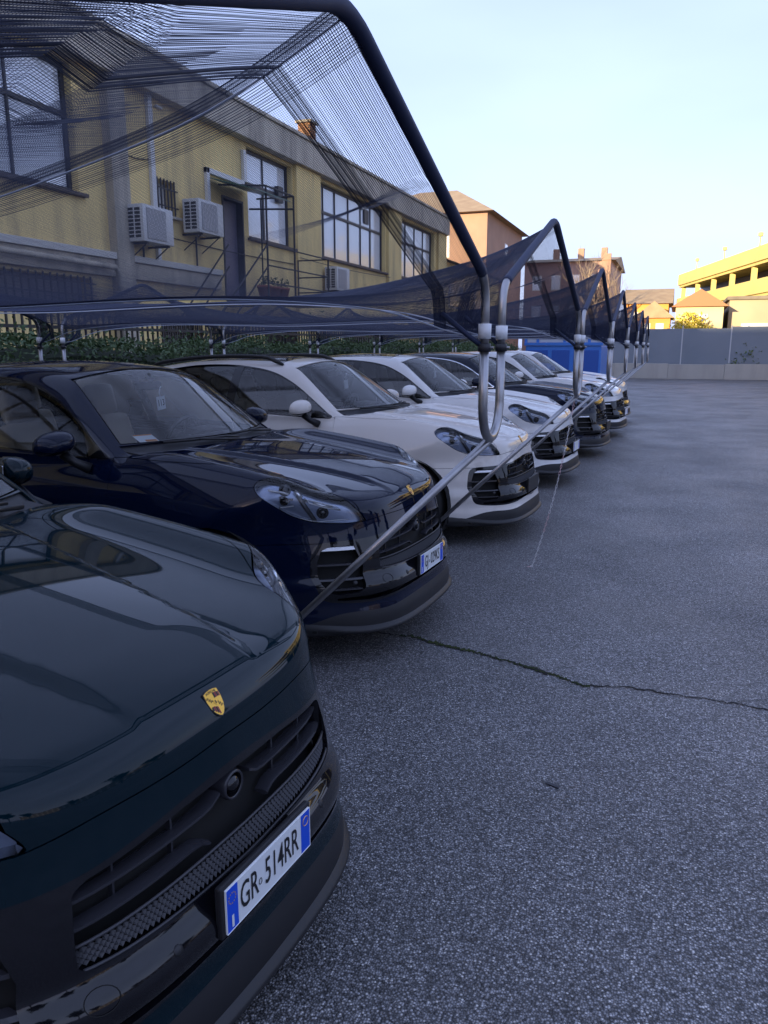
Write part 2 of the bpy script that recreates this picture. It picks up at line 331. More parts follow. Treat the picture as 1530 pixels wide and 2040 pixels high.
def piece(S, label, side, flange=.0, off=0.0, only_rim=False, rim_from=0.0):
    """vertices / faces / normals of one cut piece in car axes (X forward); side 'm' both halves welded, 'l' +Y, 'r' -Y"""
    T = S.T[S.L == label]; u, inv = np.unique(T, return_inverse=True); T = inv.reshape(-1, 3); V = S.V[u]; N = S.N[u]
    V0 = V; V = V-N*off
    e = np.vstack([T[:, [0, 1]], T[:, [1, 2]], T[:, [2, 0]]]); es = np.sort(e, 1); _, ui, ct = np.unique(es, axis=0, return_index=True, return_counts=True)
    be = e[ui[ct == 1]]; be = be[~((V[be[:, 0], 1] == 0) & (V[be[:, 1], 1] == 0))]
    VV, NN, FF = [V], [N], [T]
    if only_rim: VV, NN, FF = [], [], []
    if flange and len(be):
        a, b = be[:, 0], be[:, 1]; A = V0[a]-N[a]*rim_from; B = V0[b]-N[b]*rim_from; A2 = V0[a]-N[a]*(off+flange); B2 = V0[b]-N[b]*(off+flange)
        n = np.cross(B-A, A2-A); n /= np.linalg.norm(n, axis=1)[:, None]+1e-12
        base = sum(len(x) for x in VV); m = len(be); VV += [A, B, B2, A2]; NN += [n, n, n, n]; k = base+np.arange(m)
        FF += [np.c_[k, k+m, k+2*m], np.c_[k, k+2*m, k+3*m]]
    V = np.vstack(VV); N = np.vstack(NN); F = np.vstack(FF)
    def conv(sg, V, N, F):
        V = np.c_[-V[:, 0], sg*V[:, 1], V[:, 2]]; N = np.c_[-N[:, 0], sg*N[:, 1], N[:, 2]]
        return V, N, (F[:, ::-1] if sg > 0 else F)
    if side == 'l': return conv(1, V, N, F)
    if side == 'r': return conv(-1, V, N, F)
    a = conv(1, V, N, F); b = conv(-1, V, N, F)
    return np.vstack([a[0], b[0]]), np.vstack([a[1], b[1]]), np.vstack([a[2], b[2]+len(a[0])])

# ---------------------------------------------------------------- car materials
def paint(name, col, metal=.25, rough=.45):
    m = mat(name, col, rough, metal, 1.0, .0); nt = m.node_tree; b = nt.nodes['Principled BSDF']; b.inputs['Coat IOR'].default_value = 1.38 if max(col) < .1 else 1.5
    tc = nt.nodes.new('ShaderNodeTexCoord'); n = nt.nodes.new('ShaderNodeTexNoise'); n.inputs['Scale'].default_value = 260; n.inputs['Detail'].default_value = 2
    mp = nt.nodes.new('ShaderNodeMapRange'); mp.inputs['From Min'].default_value = .68; mp.inputs['From Max'].default_value = .80; mp.inputs['To Min'].default_value = .015; mp.inputs['To Max'].default_value = .12
    n2 = nt.nodes.new('ShaderNodeTexNoise'); n2.inputs['Scale'].default_value = 7; n2.inputs['Detail'].default_value = 5
    mp2 = nt.nodes.new('ShaderNodeMapRange'); mp2.inputs['From Min'].default_value = .35; mp2.inputs['From Max'].default_value = .75; mp2.inputs['To Min'].default_value = 0; mp2.inputs['To Max'].default_value = .02
    ad = nt.nodes.new('ShaderNodeMath'); ad.operation = 'ADD'
    nt.links.new(tc.outputs['Object'], n.inputs['Vector']); nt.links.new(tc.outputs['Object'], n2.inputs['Vector']); nt.links.new(n.outputs['Fac'], mp.inputs['Value']); nt.links.new(n2.outputs['Fac'], mp2.inputs['Value'])
    nt.links.new(mp.outputs[0], ad.inputs[0]); nt.links.new(mp2.outputs[0], ad.inputs[1]); nt.links.new(ad.outputs[0], b.inputs['Coat Roughness'])
    return m
PAINT = dict(green=paint('paint_dark_green', (.0008, .0095, .0150), 0, .5), blue=paint('paint_dark_blue', (.0022, .0055, .020), 0, .5), chalk=paint('paint_chalk_grey', (.64, .60, .55), 0, .5), white=paint('paint_white', (.72, .71, .69), 0, .5))
BLK_GLOSS = mat('gloss_black_plastic', (.004, .004, .006), .12, 0, .9, .1); BLK = mat('black_plastic', (.009, .009, .011), .5, bump=(400, .15, .001)); BLK_IN = mat('black_void', (.004, .004, .004), .9)
RUBBER = mat('tyre_rubber', (.012, .012, .012), .8); ALLOY = mat('alloy_grey', (.25, .25, .26), .3, 1.0); CHROME = mat('chrome_trim', (.75, .76, .78), .12, 1.0)
GLASS = glass_mat('windscreen_glass', (.93, .97, .97), 1.75); GLASS_D = glass_mat('tinted_side_glass', (.68, .71, .70), 1.8); LENS = glass_mat('lamp_lens', (.96, .98, 1.0), 1.5)
HOUS = mat('lamp_housing', (.26, .30, .40), .3, .8); LED = mat('lamp_reflector', (.92, .94, .97), .22, .7); LEDW = mat('lamp_light_guide', (.92, .94, .97), .2)
SEAT = mat('tan_leather', (.62, .50, .36), .55, bump=(60, .1, .002)); SEAT_B = mat('black_leather', (.02, .02, .022), .5); DASH = mat('dashboard_vinyl', (.022, .022, .026), .6, bump=(300, .2, .001))
PLATE_W = mat('plate_white', (.72, .74, .74), .35); PLATE_B = mat('plate_blue', (.004, .075, .62), .35); INK = mat('black_ink', (.008, .008, .01), .5); GOLD = mat('emblem_gold', (.80, .45, .06), .28, .55); RED = mat('emblem_red', (.26, .01, .02), .35)
DIAM = mat('diamond_mesh_grey', (.035, .035, .040), .45); SLATM = mat('grille_slat', (.030, .030, .036), .24); WHITE_P = mat('white_paper', (.88, .89, .90), .7); ORANGE = mat('orange_print', (.75, .28, .06), .7); TAILM = mat('tail_lamp_red', (.25, .005, .005), .15, 0, .5)
INKP = INK

def build_car():
    S = build_surface()
    car = empty('parked_car')
    parts = {}
    def P(name, label, side, m, par=None, **k):
        V, N, F = piece(S, label, side, **k); o = obj(name, V, F, m, par or car, normals=N); return o
    pm = PAINT['blue']
    for nm, lb, sd, fl in (('body_shell', 'body', 'm', .012), ('hood', 'hood', 'm', .014), ('front_bumper', 'bumper', 'm', .014), ('fender', 'fender', 'l', .014), ('fender', 'fender', 'r', .014), ('roof_panel', 'roof', 'm', .006)):
        P(nm, lb, sd, pm, flange=fl)
    doors = []
    for lb in ('door_front', 'door_rear'):
        for sd in 'lr':
            d = P('door', lb, sd, pm, flange=.014); sg = 1 if sd == 'l' else -1
            s0 = 2.62 if lb == 'door_front' else 3.50; zz = .985; yy = float(wid(s0)-sprof(zz))+.012
            MB().tube([(-s0+.11, sg*(yy-.035), zz-.005), (-s0+.095, sg*yy, zz), (-s0-.095, sg*yy, zz+.008), (-s0-.11, sg*(yy-.035), zz+.008)], [.011, .013, .013, .011], 8).build('handle', pm, d, True)
    for sd in 'lr':
        P('window_trim', 'trim', sd, BLK_GLOSS, flange=.006); [P('window_pillar', lb, sd, BLK_GLOSS, off=.003) for lb in ('pillar_a', 'pillar_b', 'pillar_c')]
        for lb in ('win_tri', 'win_front', 'win_rear', 'dlo'): P('side_window', lb, sd, GLASS_D, off=.005)
        P('side_skirt', 'skirt', sd, BLK, flange=.01)
        P('tail_lamp', 'tail', sd, TAILM)
    P('windshield', 'windshield', 'm', GLASS, off=.003, flange=.0)
    P('windshield_surround', 'windshield', 'm', BLK_GLOSS, flange=.01, only_rim=True)
    P('rear_window', 'rear_glass', 'm', GLASS_D, off=.003); P('cowl', 'cowl', 'm', BLK, off=.012)
    apron = P('front_apron', 'apron', 'm', BLK_GLOSS, flange=.045); P('lower_valance', 'valance', 'm', BLK, flange=.01)
    # dark void behind the openings of the nose
    ys = np.linspace(-.80, .80, 33); zs = np.linspace(.19, .76, 12)
    V = [(-(float(fprof(z))+float(plan(abs(y)))*1.02+.075), y, z) for z in zs for y in ys]; n = len(ys)
    obj('grille_backing', V, [(j*n+i, j*n+i+1, (j+1)*n+i+1, (j+1)*n+i) for j in range(len(zs)-1) for i in range(n-1)], BLK_IN, car, True)
    fx = lambda y, z, d: -(float(fprof(z))+float(plan(abs(y)))+d)
    # grille slats: two rows on each side of the sensor, bent at the inner end
    for row, (zc, y0) in enumerate(((.658, .060), (.605, .115))):
        for sg in (1, -1):
            m = MB(); yy = np.linspace(y0, .485, 14); pr = [(-.005, -.004), (.010, -.008), (.036, -.004), (.034, .002), (.008, .006), (-.005, .003)]; k = len(pr)
            V = []
            for y in yy:
                dz = -.004*(y/.45)**2+(.020*(1-sst(y0, y0+.045, y)) if row == 0 else -.020*(1-sst(y0, y0+.04, y)))
                V += [(fx(y, zc, .022+d), sg*y, zc+dz+q) for d, q in pr]
            Fc = [(i*k+a, i*k+(a+1) % k, (i+1)*k+(a+1) % k, (i+1)*k+a) for i in range(len(yy)-1) for a in range(k)]+[tuple(range(k)), tuple((len(yy)-1)*k+a for a in range(k))]
            m.add(V, Fc).build('grille_slat', SLATM, car, autosmooth=50)
    for sg in (1, -1):
        for y in (.20, .36): MB().box(fx(y, .62, .062), fx(y, .62, .050), sg*y-.003, sg*y+.003, .57, .715).build('grille_strut', SLATM, car)
    sen = MB().lathe([(0, .018), (.012, .017), (.022, .010), (.0265, -.002), (.028, -.03)], 20, 'x', (fx(0, .665, .030), 0, .668)).build('sensor', BLK_GLOSS, car, True)
    MB().lathe([(.030, .012), (.034, .016), (.038, .010), (.039, -.03)], 24, 'x', (fx(0, .665, .032), 0, .668)).build('ring', SLATM, sen, True)
    MB().bbox(fx(0, .72, .055), fx(0, .72, .012), -.045, .045, .704, .722, .006).build('sensor_bracket', SLATM, car)
    # diamond-pattern strip along the foot of the grille
    nu, nv = 66, 3; V = []; F = []; step = .97/nu
    zlo = lambda y: .505+.02*(y/.47)**2; zhi = lambda y: .570-.002*(y/.47)**2
    for i in range(nu):
        for j in range(nv):
            for q in (0, 1):
                cy = -.485+(i+.5+(.5 if q else 0))*step; t = (j+.5+(.5 if q else 0))/nv
                if cy > .478 or t > .97: continue
                def pt(dy, dt, d):
                    y = cy+dy*step/2; tt = min(max(t+dt/nv/2, 0), 1); z = zlo(y)+(zhi(y)-zlo(y))*tt; return (fx(y, z, .016+d), y, z)
                b = len(V); V += [pt(-1, 0, 0), pt(0, 1, 0), pt(1, 0, 0), pt(0, -1, 0), pt(0, .15, .009)]
                F += [(b, b+1, b+4), (b+1, b+2, b+4), (b+2, b+3, b+4), (b+3, b, b+4)]
    o = obj('diamond_mesh', V, F, DIAM, car); o['kind'] = 'stuff'
    yy = np.linspace(-.49, .49, 29); MB().tube([(fx(y, .575, .012), y, zhi(y)+.004) for y in yy], .004, 6).build('mesh_edge', DIAM, car, True)
    MB().tube([(fx(y, .505, .012), y, zlo(y)-.003) for y in yy], .004, 6).build('mesh_edge', DIAM, car, True)
    # side intakes
    for sg in (1, -1):
        yy = np.linspace(.585, .712, 8)
        def bar(z0, z1, d0, d1, m, nm, ya=.575, yb=.74):
            yy = np.linspace(ya, yb, 10); V = []; k = 4
            for y in yy:
                V += [(fx(y, z0, d0), sg*y, z0), (fx(y, z1, d0), sg*y, z1), (fx(y, z1, d1), sg*y, z1), (fx(y, z0, d1), sg*y, z0)]
            F = [(i*k+a, i*k+(a+1) % k, (i+1)*k+(a+1) % k, (i+1)*k+a) for i in range(len(yy)-1) for a in range(k)]+[(0, 1, 2, 3), tuple((len(yy)-1)*k+a for a in range(k))]
            return MB().add(V, F).build(nm, m, car)
        bar(.644, .662, .004, .03, LEDW, 'light_strip', .585, .712)
        bar(.560, .570, .015, .05, SLATM, 'intake_slat'); bar(.480, .490, .015, .05, SLATM, 'intake_slat'); bar(.428, .436, .015, .05, SLATM, 'intake_slat', .60, .735)
    # splitter lip
    yy = np.concatenate([-np.linspace(.86, 0, 20), np.linspace(.04, .86, 19)])
    pr = [(.06, .245), (.014, .232), (-.002, .215), (-.016, .203), (-.020, .195), (-.018, .186), (-.004, .178), (.10, .172), (.10, .22)]; k = len(pr); V = []
    for y in yy:
        e = 1-sst(.60, .86, abs(y))*.8; x0 = float(fprof(.25))+float(plan(abs(y)))
        V += [(-(x0+(d*e if d < .05 else d)), y*(1+(.012 if d < 0 else 0)*e), z+.03*sst(.6, .86, abs(y))) for d, z in pr]
    F = [(i*k+a, i*k+(a+1) % k, (i+1)*k+(a+1) % k, (i+1)*k+a) for i in range(len(yy)-1) for a in range(k)]+[tuple(range(k)), tuple((len(yy)-1)*k+a for a in range(k))]
    MB().add(V, F).build('splitter', BLK, car, autosmooth=40)
    for sg in (1, -1):
        for y, z in ((.30, .462), (.63, .468)):
            nrm = grad(np.array([[-fx(y, z, 0), y, z]]))[0]; n = Vector((-nrm[0], sg*nrm[1], nrm[2])).normalized(); c = Vector((fx(y, z, -.0015), sg*y, z)); mm = Matrix.Translation(c) @ n.to_track_quat('Z', 'Y').to_matrix().to_4x4()
            m = MB().lathe([(0, .001), (.009, .001), (.010, 0), (.0125, -.0012), (.0125, -.006)], 16); m.V = [tuple(mm @ Vector(v)) for v in m.V]; m.build('parking_sensor', BLK, car, True)
    yy = [(-.47+.032*math.cos(k*math.pi/10), .466+.024*math.sin(k*math.pi/10)) for k in range(21)]; MB().tube([(fx(y, z, -.0012), y, z) for y, z in yy], .0011, 4, False).build('tow_cover_edge', BLK_IN, car)
    # headlamps
    um = S.L == 'lamp'; ui = np.unique(S.T[um]); LV, LN = S.V[ui], S.N[ui]; LP = np.c_[LV[:, 0], .8*LV[:, 2]-.6*LV[:, 1]]
    def lp(s, v, d, sg):
        s, v = s*.955+.007, v-.012
        w = np.hypot(LP[:, 0]-s, LP[:, 1]-v); k = np.argsort(w)[:4]; q = 1/(w[k]+1e-4); q /= q.sum()
        p = (LV[k]*q[:, None]).sum(0)-(LN[k]*q[:, None]).sum(0)*d; return (-p[0], sg*p[1], p[2])
    for sd, sg in (('l', 1), ('r', -1)):
        hl = P('headlight', 'lamp', sd, LENS); 
        P('lamp_housing', 'lamp', sd, HOUS, hl, off=.045, flange=.0); P('lamp_rim', 'lamp', sd, BLK_GLOSS, hl, flange=.045, rim_from=.003, only_rim=True)
        def strip(pts, w, d, m, nm):
            MB().tube([lp(a, b, d, sg) for a, b in pts], w, 6).build(nm, m, hl, True)
        strip([(.622, .296), (.59, .299), (.55, .304), (.515, .308)], .0050, .018, LEDW, 'light_bar')
        strip([(.429, .310), (.37, .322), (.312, .335), (.282, .327), (.35, .305), (.418, .297), (.429, .310)], .0034, .014, LEDW, 'light_loop')
        strip([(.400, .306), (.36, .312), (.315, .325)], .0055, .026, LED, 'reflector')
        strip([(.461, .212), (.42, .220), (.379, .233), (.31, .266), (.25, .300)], .0022, .010, LEDW, 'light_line')
        strip([(.554, .231), (.525, .240), (.491, .257)], .0035, .014, LEDW, 'light_bar')
        MB().tube([lp(.492, .334, .012, sg), lp(.470, .322, .014, sg), lp(.452, .311, .016, sg)], [.010, .013, .010], 8).build('reflector', LED, hl, True)
        MB().tube([lp(.447, .310, .012, sg), lp(.428, .300, .014, sg)], [.009, .008], 4).build('reflector', LED, hl)
        MB().tube([lp(.475, .318, .016, sg), lp(.44, .275, .02, sg), lp(.39, .219, .020, sg)], [.012, .013, .010], 6).build('lamp_fin', mat_fin, hl, True)
        for a, b, r in ((.535, .330, .030), (.535, .262, .022), (.355, .275, .030)):
            c = Vector(lp(a, b, .034, sg)); n = (Vector(lp(a, b, 0, sg))-c).normalized(); mm = Matrix.Translation(c) @ n.to_track_quat('Z', 'Y').to_matrix().to_4x4()
            m = MB().lathe([(0, .016), (r*.4, .014), (r*.75, .007), (r*.9, 0), (r, .004), (r*1.08, .002), (r*1.1, -.012)], 18); m.V = [tuple(mm @ Vector(v)) for v in m.V]
            m.build('projector_lens', BLK_GLOSS, hl, True)
        for a, b in ((.548, .280), (.515, .268), (.50, .285)):
            c = lp(a, b, .02, sg); MB().bbox(c[0]-.009, c[0]+.009, c[1]-.008, c[1]+.008, c[2]-.006, c[2]+.006, .002).build('reflector', LED, hl)
    # mirrors
    for sg in (1, -1):
        C = np.array([-1.92, sg*1.015, 1.172]); V = []; F = []; nu, nv = 18, 10
        for i in range(nv+1):
            a = math.pi*i/nv
            for j in range(nu):
                b = 2*math.pi*j/nu; x = math.cos(a); r = math.sin(a); ly = r*math.cos(b); lz = r*math.sin(b)
                fx_ = .10*x if x > 0 else .055*max(x, -.55); dy = .125*np.sign(ly)*abs(ly)**.85; dz = (.075 if lz > 0 else .062)*np.sign(lz)*abs(lz)**.8
                V.append((C[0]+fx_-.10*(sg*dy+.02)*.9+.0, C[1]+dy, C[2]+dz-.12*(sg*dy)))
        F = [(i*nu+j, i*nu+(j+1) % nu, (i+1)*nu+(j+1) % nu, (i+1)*nu+j) for i in range(nv) for j in range(nu)]
        V = np.array(V); bm = bmesh.new(); bv = [bm.verts.new(v) for v in V]
        for f in F:
            try: bm.faces.new([bv[k] for k in f])
            except ValueError: pass
        bmesh.ops.remove_doubles(bm, verts=bm.verts, dist=1e-4); bmesh.ops.recalc_face_normals(bm, faces=bm.faces)
        root = None
        for nm, keep, m in (('mirror_cap', lambda c: c.z > C[2]-.030-.12*sg*(c.y-C[1]), pm), ('mirror_base_shell', lambda c: c.z <= C[2]-.030-.12*sg*(c.y-C[1]), BLK_GLOSS)):
            b2 = bm.copy(); bmesh.ops.bisect_plane(b2, geom=b2.verts[:]+b2.edges[:]+b2.faces[:], plane_co=C-np.array([0, 0, .030]), plane_no=(0, .12*sg, 1), clear_inner=(nm == 'mirror_cap'), clear_outer=(nm != 'mirror_cap'))
            me = bpy.data.meshes.new(nm); b2.to_mesh(me); b2.free(); me.materials.append(m); me.polygons.foreach_set('use_smooth', [True]*len(me.polygons))
            o = bpy.data.objects.new(nm if root else 'door_mirror', me); link(o, root or car); root = root or o
        bm.free()
        MB().bbox(C[0]-.036, C[0]-.029, C[1]-.085, C[1]+.085, C[2]-.045, C[2]+.045, .003).build('mirror_glass', CHROME, root)
        MB().tube([(-1.91, sg*.965, 1.115), (-1.86, sg*.92, 1.06), (-1.80, sg*.865, 1.02)], [.030, .026, .034], 8).build('mirror_arm', BLK, root, True)
    # wipers
    wx = lambda y, z, d=.012: -(1.40+.175*(y/.65)**2+1.62*(z-1.12))+d
    for pts, nm in (([(-.52, 1.150), (-.30, 1.148), (-.05, 1.146), (.06, 1.132)], 'wiper'), ([(.02, 1.155), (.25, 1.152), (.48, 1.150), (.58, 1.138)], 'wiper')):
        w = MB().tube([(wx(y, z, .018), y, z) for y, z in pts], .008, 6).build(nm, BLK, car, True)
        a, b = pts[1], pts[3]; MB().tube([(wx(a[0], a[1], .034), a[0], a[1]+.004), (wx(b[0], b[1], .04), b[0]+.05, b[1]-.02)], [.006, .011], 6).build('wiper_arm', BLK, w, True)
    # emblem
    yaw = 0; c0 = Vector((-.1385, 0, .876)); n0 = Vector(-grad(np.array([[.1385, 0.0, .876]]))[0]*np.array([1, 1, 1])); n0 = Vector((n0.x, 0, -n0.z)).normalized()
    upv = Vector((0, 0, 1)); upv = (upv-n0*upv.dot(n0)).normalized(); rt_ = upv.cross(n0)
    def em(pts, F, d, nm, m, par):
        V = [tuple(c0+rt_*x+upv*y+n0*(d-.9*x*x)) for x, y in pts]; return obj(nm, V, F, m, par)
    def shield(k): return [(x*k, y*k) for x, y in ((-.026, .031), (-.013, .0345), (0, .0355), (.013, .0345), (.026, .031), (.0275, .010), (.0245, -.010), (.017, -.025), (.008, -.034), (0, -.0375), (-.008, -.034), (-.017, -.025), (-.0245, -.010), (-.0275, .010))]
    sh = shield(1.0); n = len(sh)
    V = [tuple(c0+rt_*x+upv*y+n0*(.0035-.9*x*x)) for x, y in sh]+[tuple(c0+rt_*x+upv*y-n0*.004) for x, y in sh]
    emb = obj('emblem', V, [tuple(range(n))]+[(i, (i+1) % n, (i+1) % n+n, i+n) for i in range(n)], INK, car)
    em(shield(.93), [tuple(range(n))], .0042, 'gold_field', GOLD, emb)
    for i, (x0, x1, yt, yb, m) in enumerate(((.003, .0075, .0235, .010, INK), (.0085, .0135, .023, .010, RED), (.0145, .0185, .022, .010, INK), (.0195, .0235, .021, .009, RED), (-.0205, -.0155, -.007, -.017, INK), (-.0145, -.010, -.007, -.0215, RED), (-.009, -.005, -.009, -.026, INK), (-.004, -.0003, -.011, -.030, RED))):
        em([(x0, yb), (x1, yb), (x1, yt), (x0, yt)], [(0, 1, 2, 3)], .0048, 'stripe', m, emb)
    for gx, gy in ((-.020, .014), (-.0155, .009), (-.011, .004), (.006, -.004), (.0105, -.009), (.0145, -.0145)):
        pts = [(gx-.004, gy-.001), (gx+.004, gy+.002), (gx+.0042, gy+.0034), (gx-.004, gy+.0006)]; F = [(0, 1, 2, 3)]
        for k in range(3): b = len(pts); xx = gx-.003+k*.003; pts += [(xx, gy), (xx+.0008, gy), (xx+.0003, gy+.005), (xx-.0006, gy+.005)]; F.append((b, b+1, b+2, b+3))
        em(pts, F, .0047, 'antler', INK, emb)
    em([(-.0055, .006), (.0055, .006), (.006, -.002), (0, -.0085), (-.006, -.002)], [(0, 1, 2, 3, 4)], .0048, 'centre_shield', GOLD, emb)
    em([(-.003, -.004), (-.001, -.004), (0, -.001), (.002, -.003), (.003, -.001), (.001, .001), (.0015, .004), (-.001, .0048), (-.0025, .003), (-.001, .002), (-.002, -.001)], [tuple(range(11))], .0054, 'horse', INK, emb)
    tv, tf = text_mesh('PORSCHE', .0085, .00012, .95); em([(x, y+.0272-6*x*x) for x, y in tv], tf, .0049, 'lettering', INK, emb)
    # wheels, wells, underbody
    w0 = None
    for c in WS:
        for sg in (1, -1):
            well = MB(); n = 24; V = []; 
            for k in range(n+1):
                a = -math.pi*.18+math.pi*1.36*k/n; V += [(-c+(WR+.012)*math.cos(a), sg*.93, WZ+(WR+.012)*math.sin(a)), (-c+(WR+.012)*math.cos(a), sg*.50, WZ+(WR+.012)*math.sin(a))]
            F = [(2*k, 2*k+1, 2*k+3, 2*k+2) for k in range(n)]; well.add(V, F); well.box(-c-WR, -c+WR, sg*.49-.004, sg*.49+.004, .15, WZ+WR); well.build('wheel_liner', BLK_IN, car)
            if w0 is None:
                w0 = MB().lathe([(.245, -.115), (.30, -.125), (.345, -.118), (.362, -.10), (.366, -.05), (.366, .05), (.362, .10), (.345, .118), (.30, .125), (.245, .115)], 40, 'y').build('wheel', RUBBER, None, True)
                rim = MB().lathe([(.10, -.02), (.20, -.03), (.235, -.10), (.248, -.115), (.25, -.118), (.246, .115), (.235, .11), (.22, .03)], 40, 'y').build('rim', ALLOY, w0, True)
                sp = MB()
                for k in range(10):
                    a = 2*math.pi*k/10+(.09 if k % 2 else -.09); p0 = Vector((.05*math.cos(a), .075, .05*math.sin(a))); p1 = Vector((.235*math.cos(a), .095, .235*math.sin(a))); sp.tube([p0, p1], [.020, .014], 5)
                sp.lathe([(0, .10), (.04, .098), (.055, .085), (.06, .03)], 16, 'y'); sp.build('spokes', ALLOY, rim, True)
                w = w0; w.parent = car
            else: w = copy_tree(w0, car)
            w.location = (-c, sg*.835, WZ); w.rotation_euler = (0, rnd.random()*3, 0 if sg > 0 else math.pi)
    MB().box(-4.5, -.35, -.78, .78, .20, .215).build('underbody', BLK_IN, car)
    # interior
    d = MB().prism([(-1.50, 1.10), (-1.66, 1.115), (-1.86, 1.11), (-1.95, 1.06), (-1.97, .95), (-1.90, .80), (-1.90, .40), (-1.50, .40)], 'y', -.74, .74); d.build('dashboard', DASH, car)
    MB().prism([(-1.90, 1.105), (-1.80, 1.135), (-1.98, 1.150), (-2.02, 1.10)], 'y', .24, .52).build('instrument_hood', DASH, car)
    MB().box(-4.3, -1.5, -.74, .74, .36, .40).build('floor_pan', DASH, car); MB().bbox(-2.9, -1.95, -.13, .13, .40, .72, .02).build('centre_console', DASH, car)
    for sg in (1, -1): MB().box(-4.2, -1.70, sg*.795-.02, sg*.795+.02, .40, 1.06).build('door_lining', DASH, car)
    cc = Vector((-2.13, .37, 1.05)); mm = Matrix.Translation(cc) @ Matrix.Rotation(R(-68), 4, 'Y')
    st = MB(); n = 28; st.tube([mm @ Vector((.178*math.cos(2*math.pi*k/n), .178*math.sin(2*math.pi*k/n), 0)) for k in range(n+1)], .016, 8, False)
    for a in (0, 150, 210): st.tube([mm @ Vector((.04*math.cos(R(a)), .04*math.sin(R(a)), 0)), mm @ Vector((.175*math.cos(R(a)), .175*math.sin(R(a)), 0))], .017, 6)
    hub = MB().lathe([(0, .03), (.05, .026), (.06, 0), (.05, -.08)], 16); st.add([tuple(mm @ Vector(v)) for v in hub.V], hub.F); st.build('steering_wheel', SEAT_B, car, True)
    def seat(x, y):
        root = MB().bbox(x-.02, x+.50, y-.25, y+.25, .46, .66, .06).build('seat', SEAT, car, True)
        b = MB().bbox(-.07, .07, -.25, .25, 0, .62, .055); m4 = Matrix.Translation((x-.02, y, .60)) @ Matrix.Rotation(R(-14), 4, 'Y')
        b.V = [tuple(m4 @ Vector((v[0], v[1]*(1-.25*max(v[2]-.35, 0)/.27), v[2]))) for v in b.V]; b.build('backrest', SEAT, root, True)
        h = MB().bbox(-.055, .045, -.135, .135, .62, .86, .05); h.V = [tuple(m4 @ Vector(v)) for v in h.V]; h.build('headrest', SEAT, root, True)
    for sx, sy in ((-2.72, .38), (-2.72, -.38), (-3.55, .38), (-3.55, -.38)): seat(sx, sy)
    MB().bbox(-2.12, -2.075, -.12, .12, 1.425, 1.485, .018).build('rear_view_mirror', BLK_GLOSS, car, True)
    MB().tube([(-2.085, 0, 1.47), (-2.06, 0, 1.50), (-2.09, 0, 1.535)], .016, 6).build('mirror_stalk', BLK_GLOSS, car, True)
    return car, S
mat_fin = mat('lamp_fin_grey', (.12, .125, .14), .3, .4)
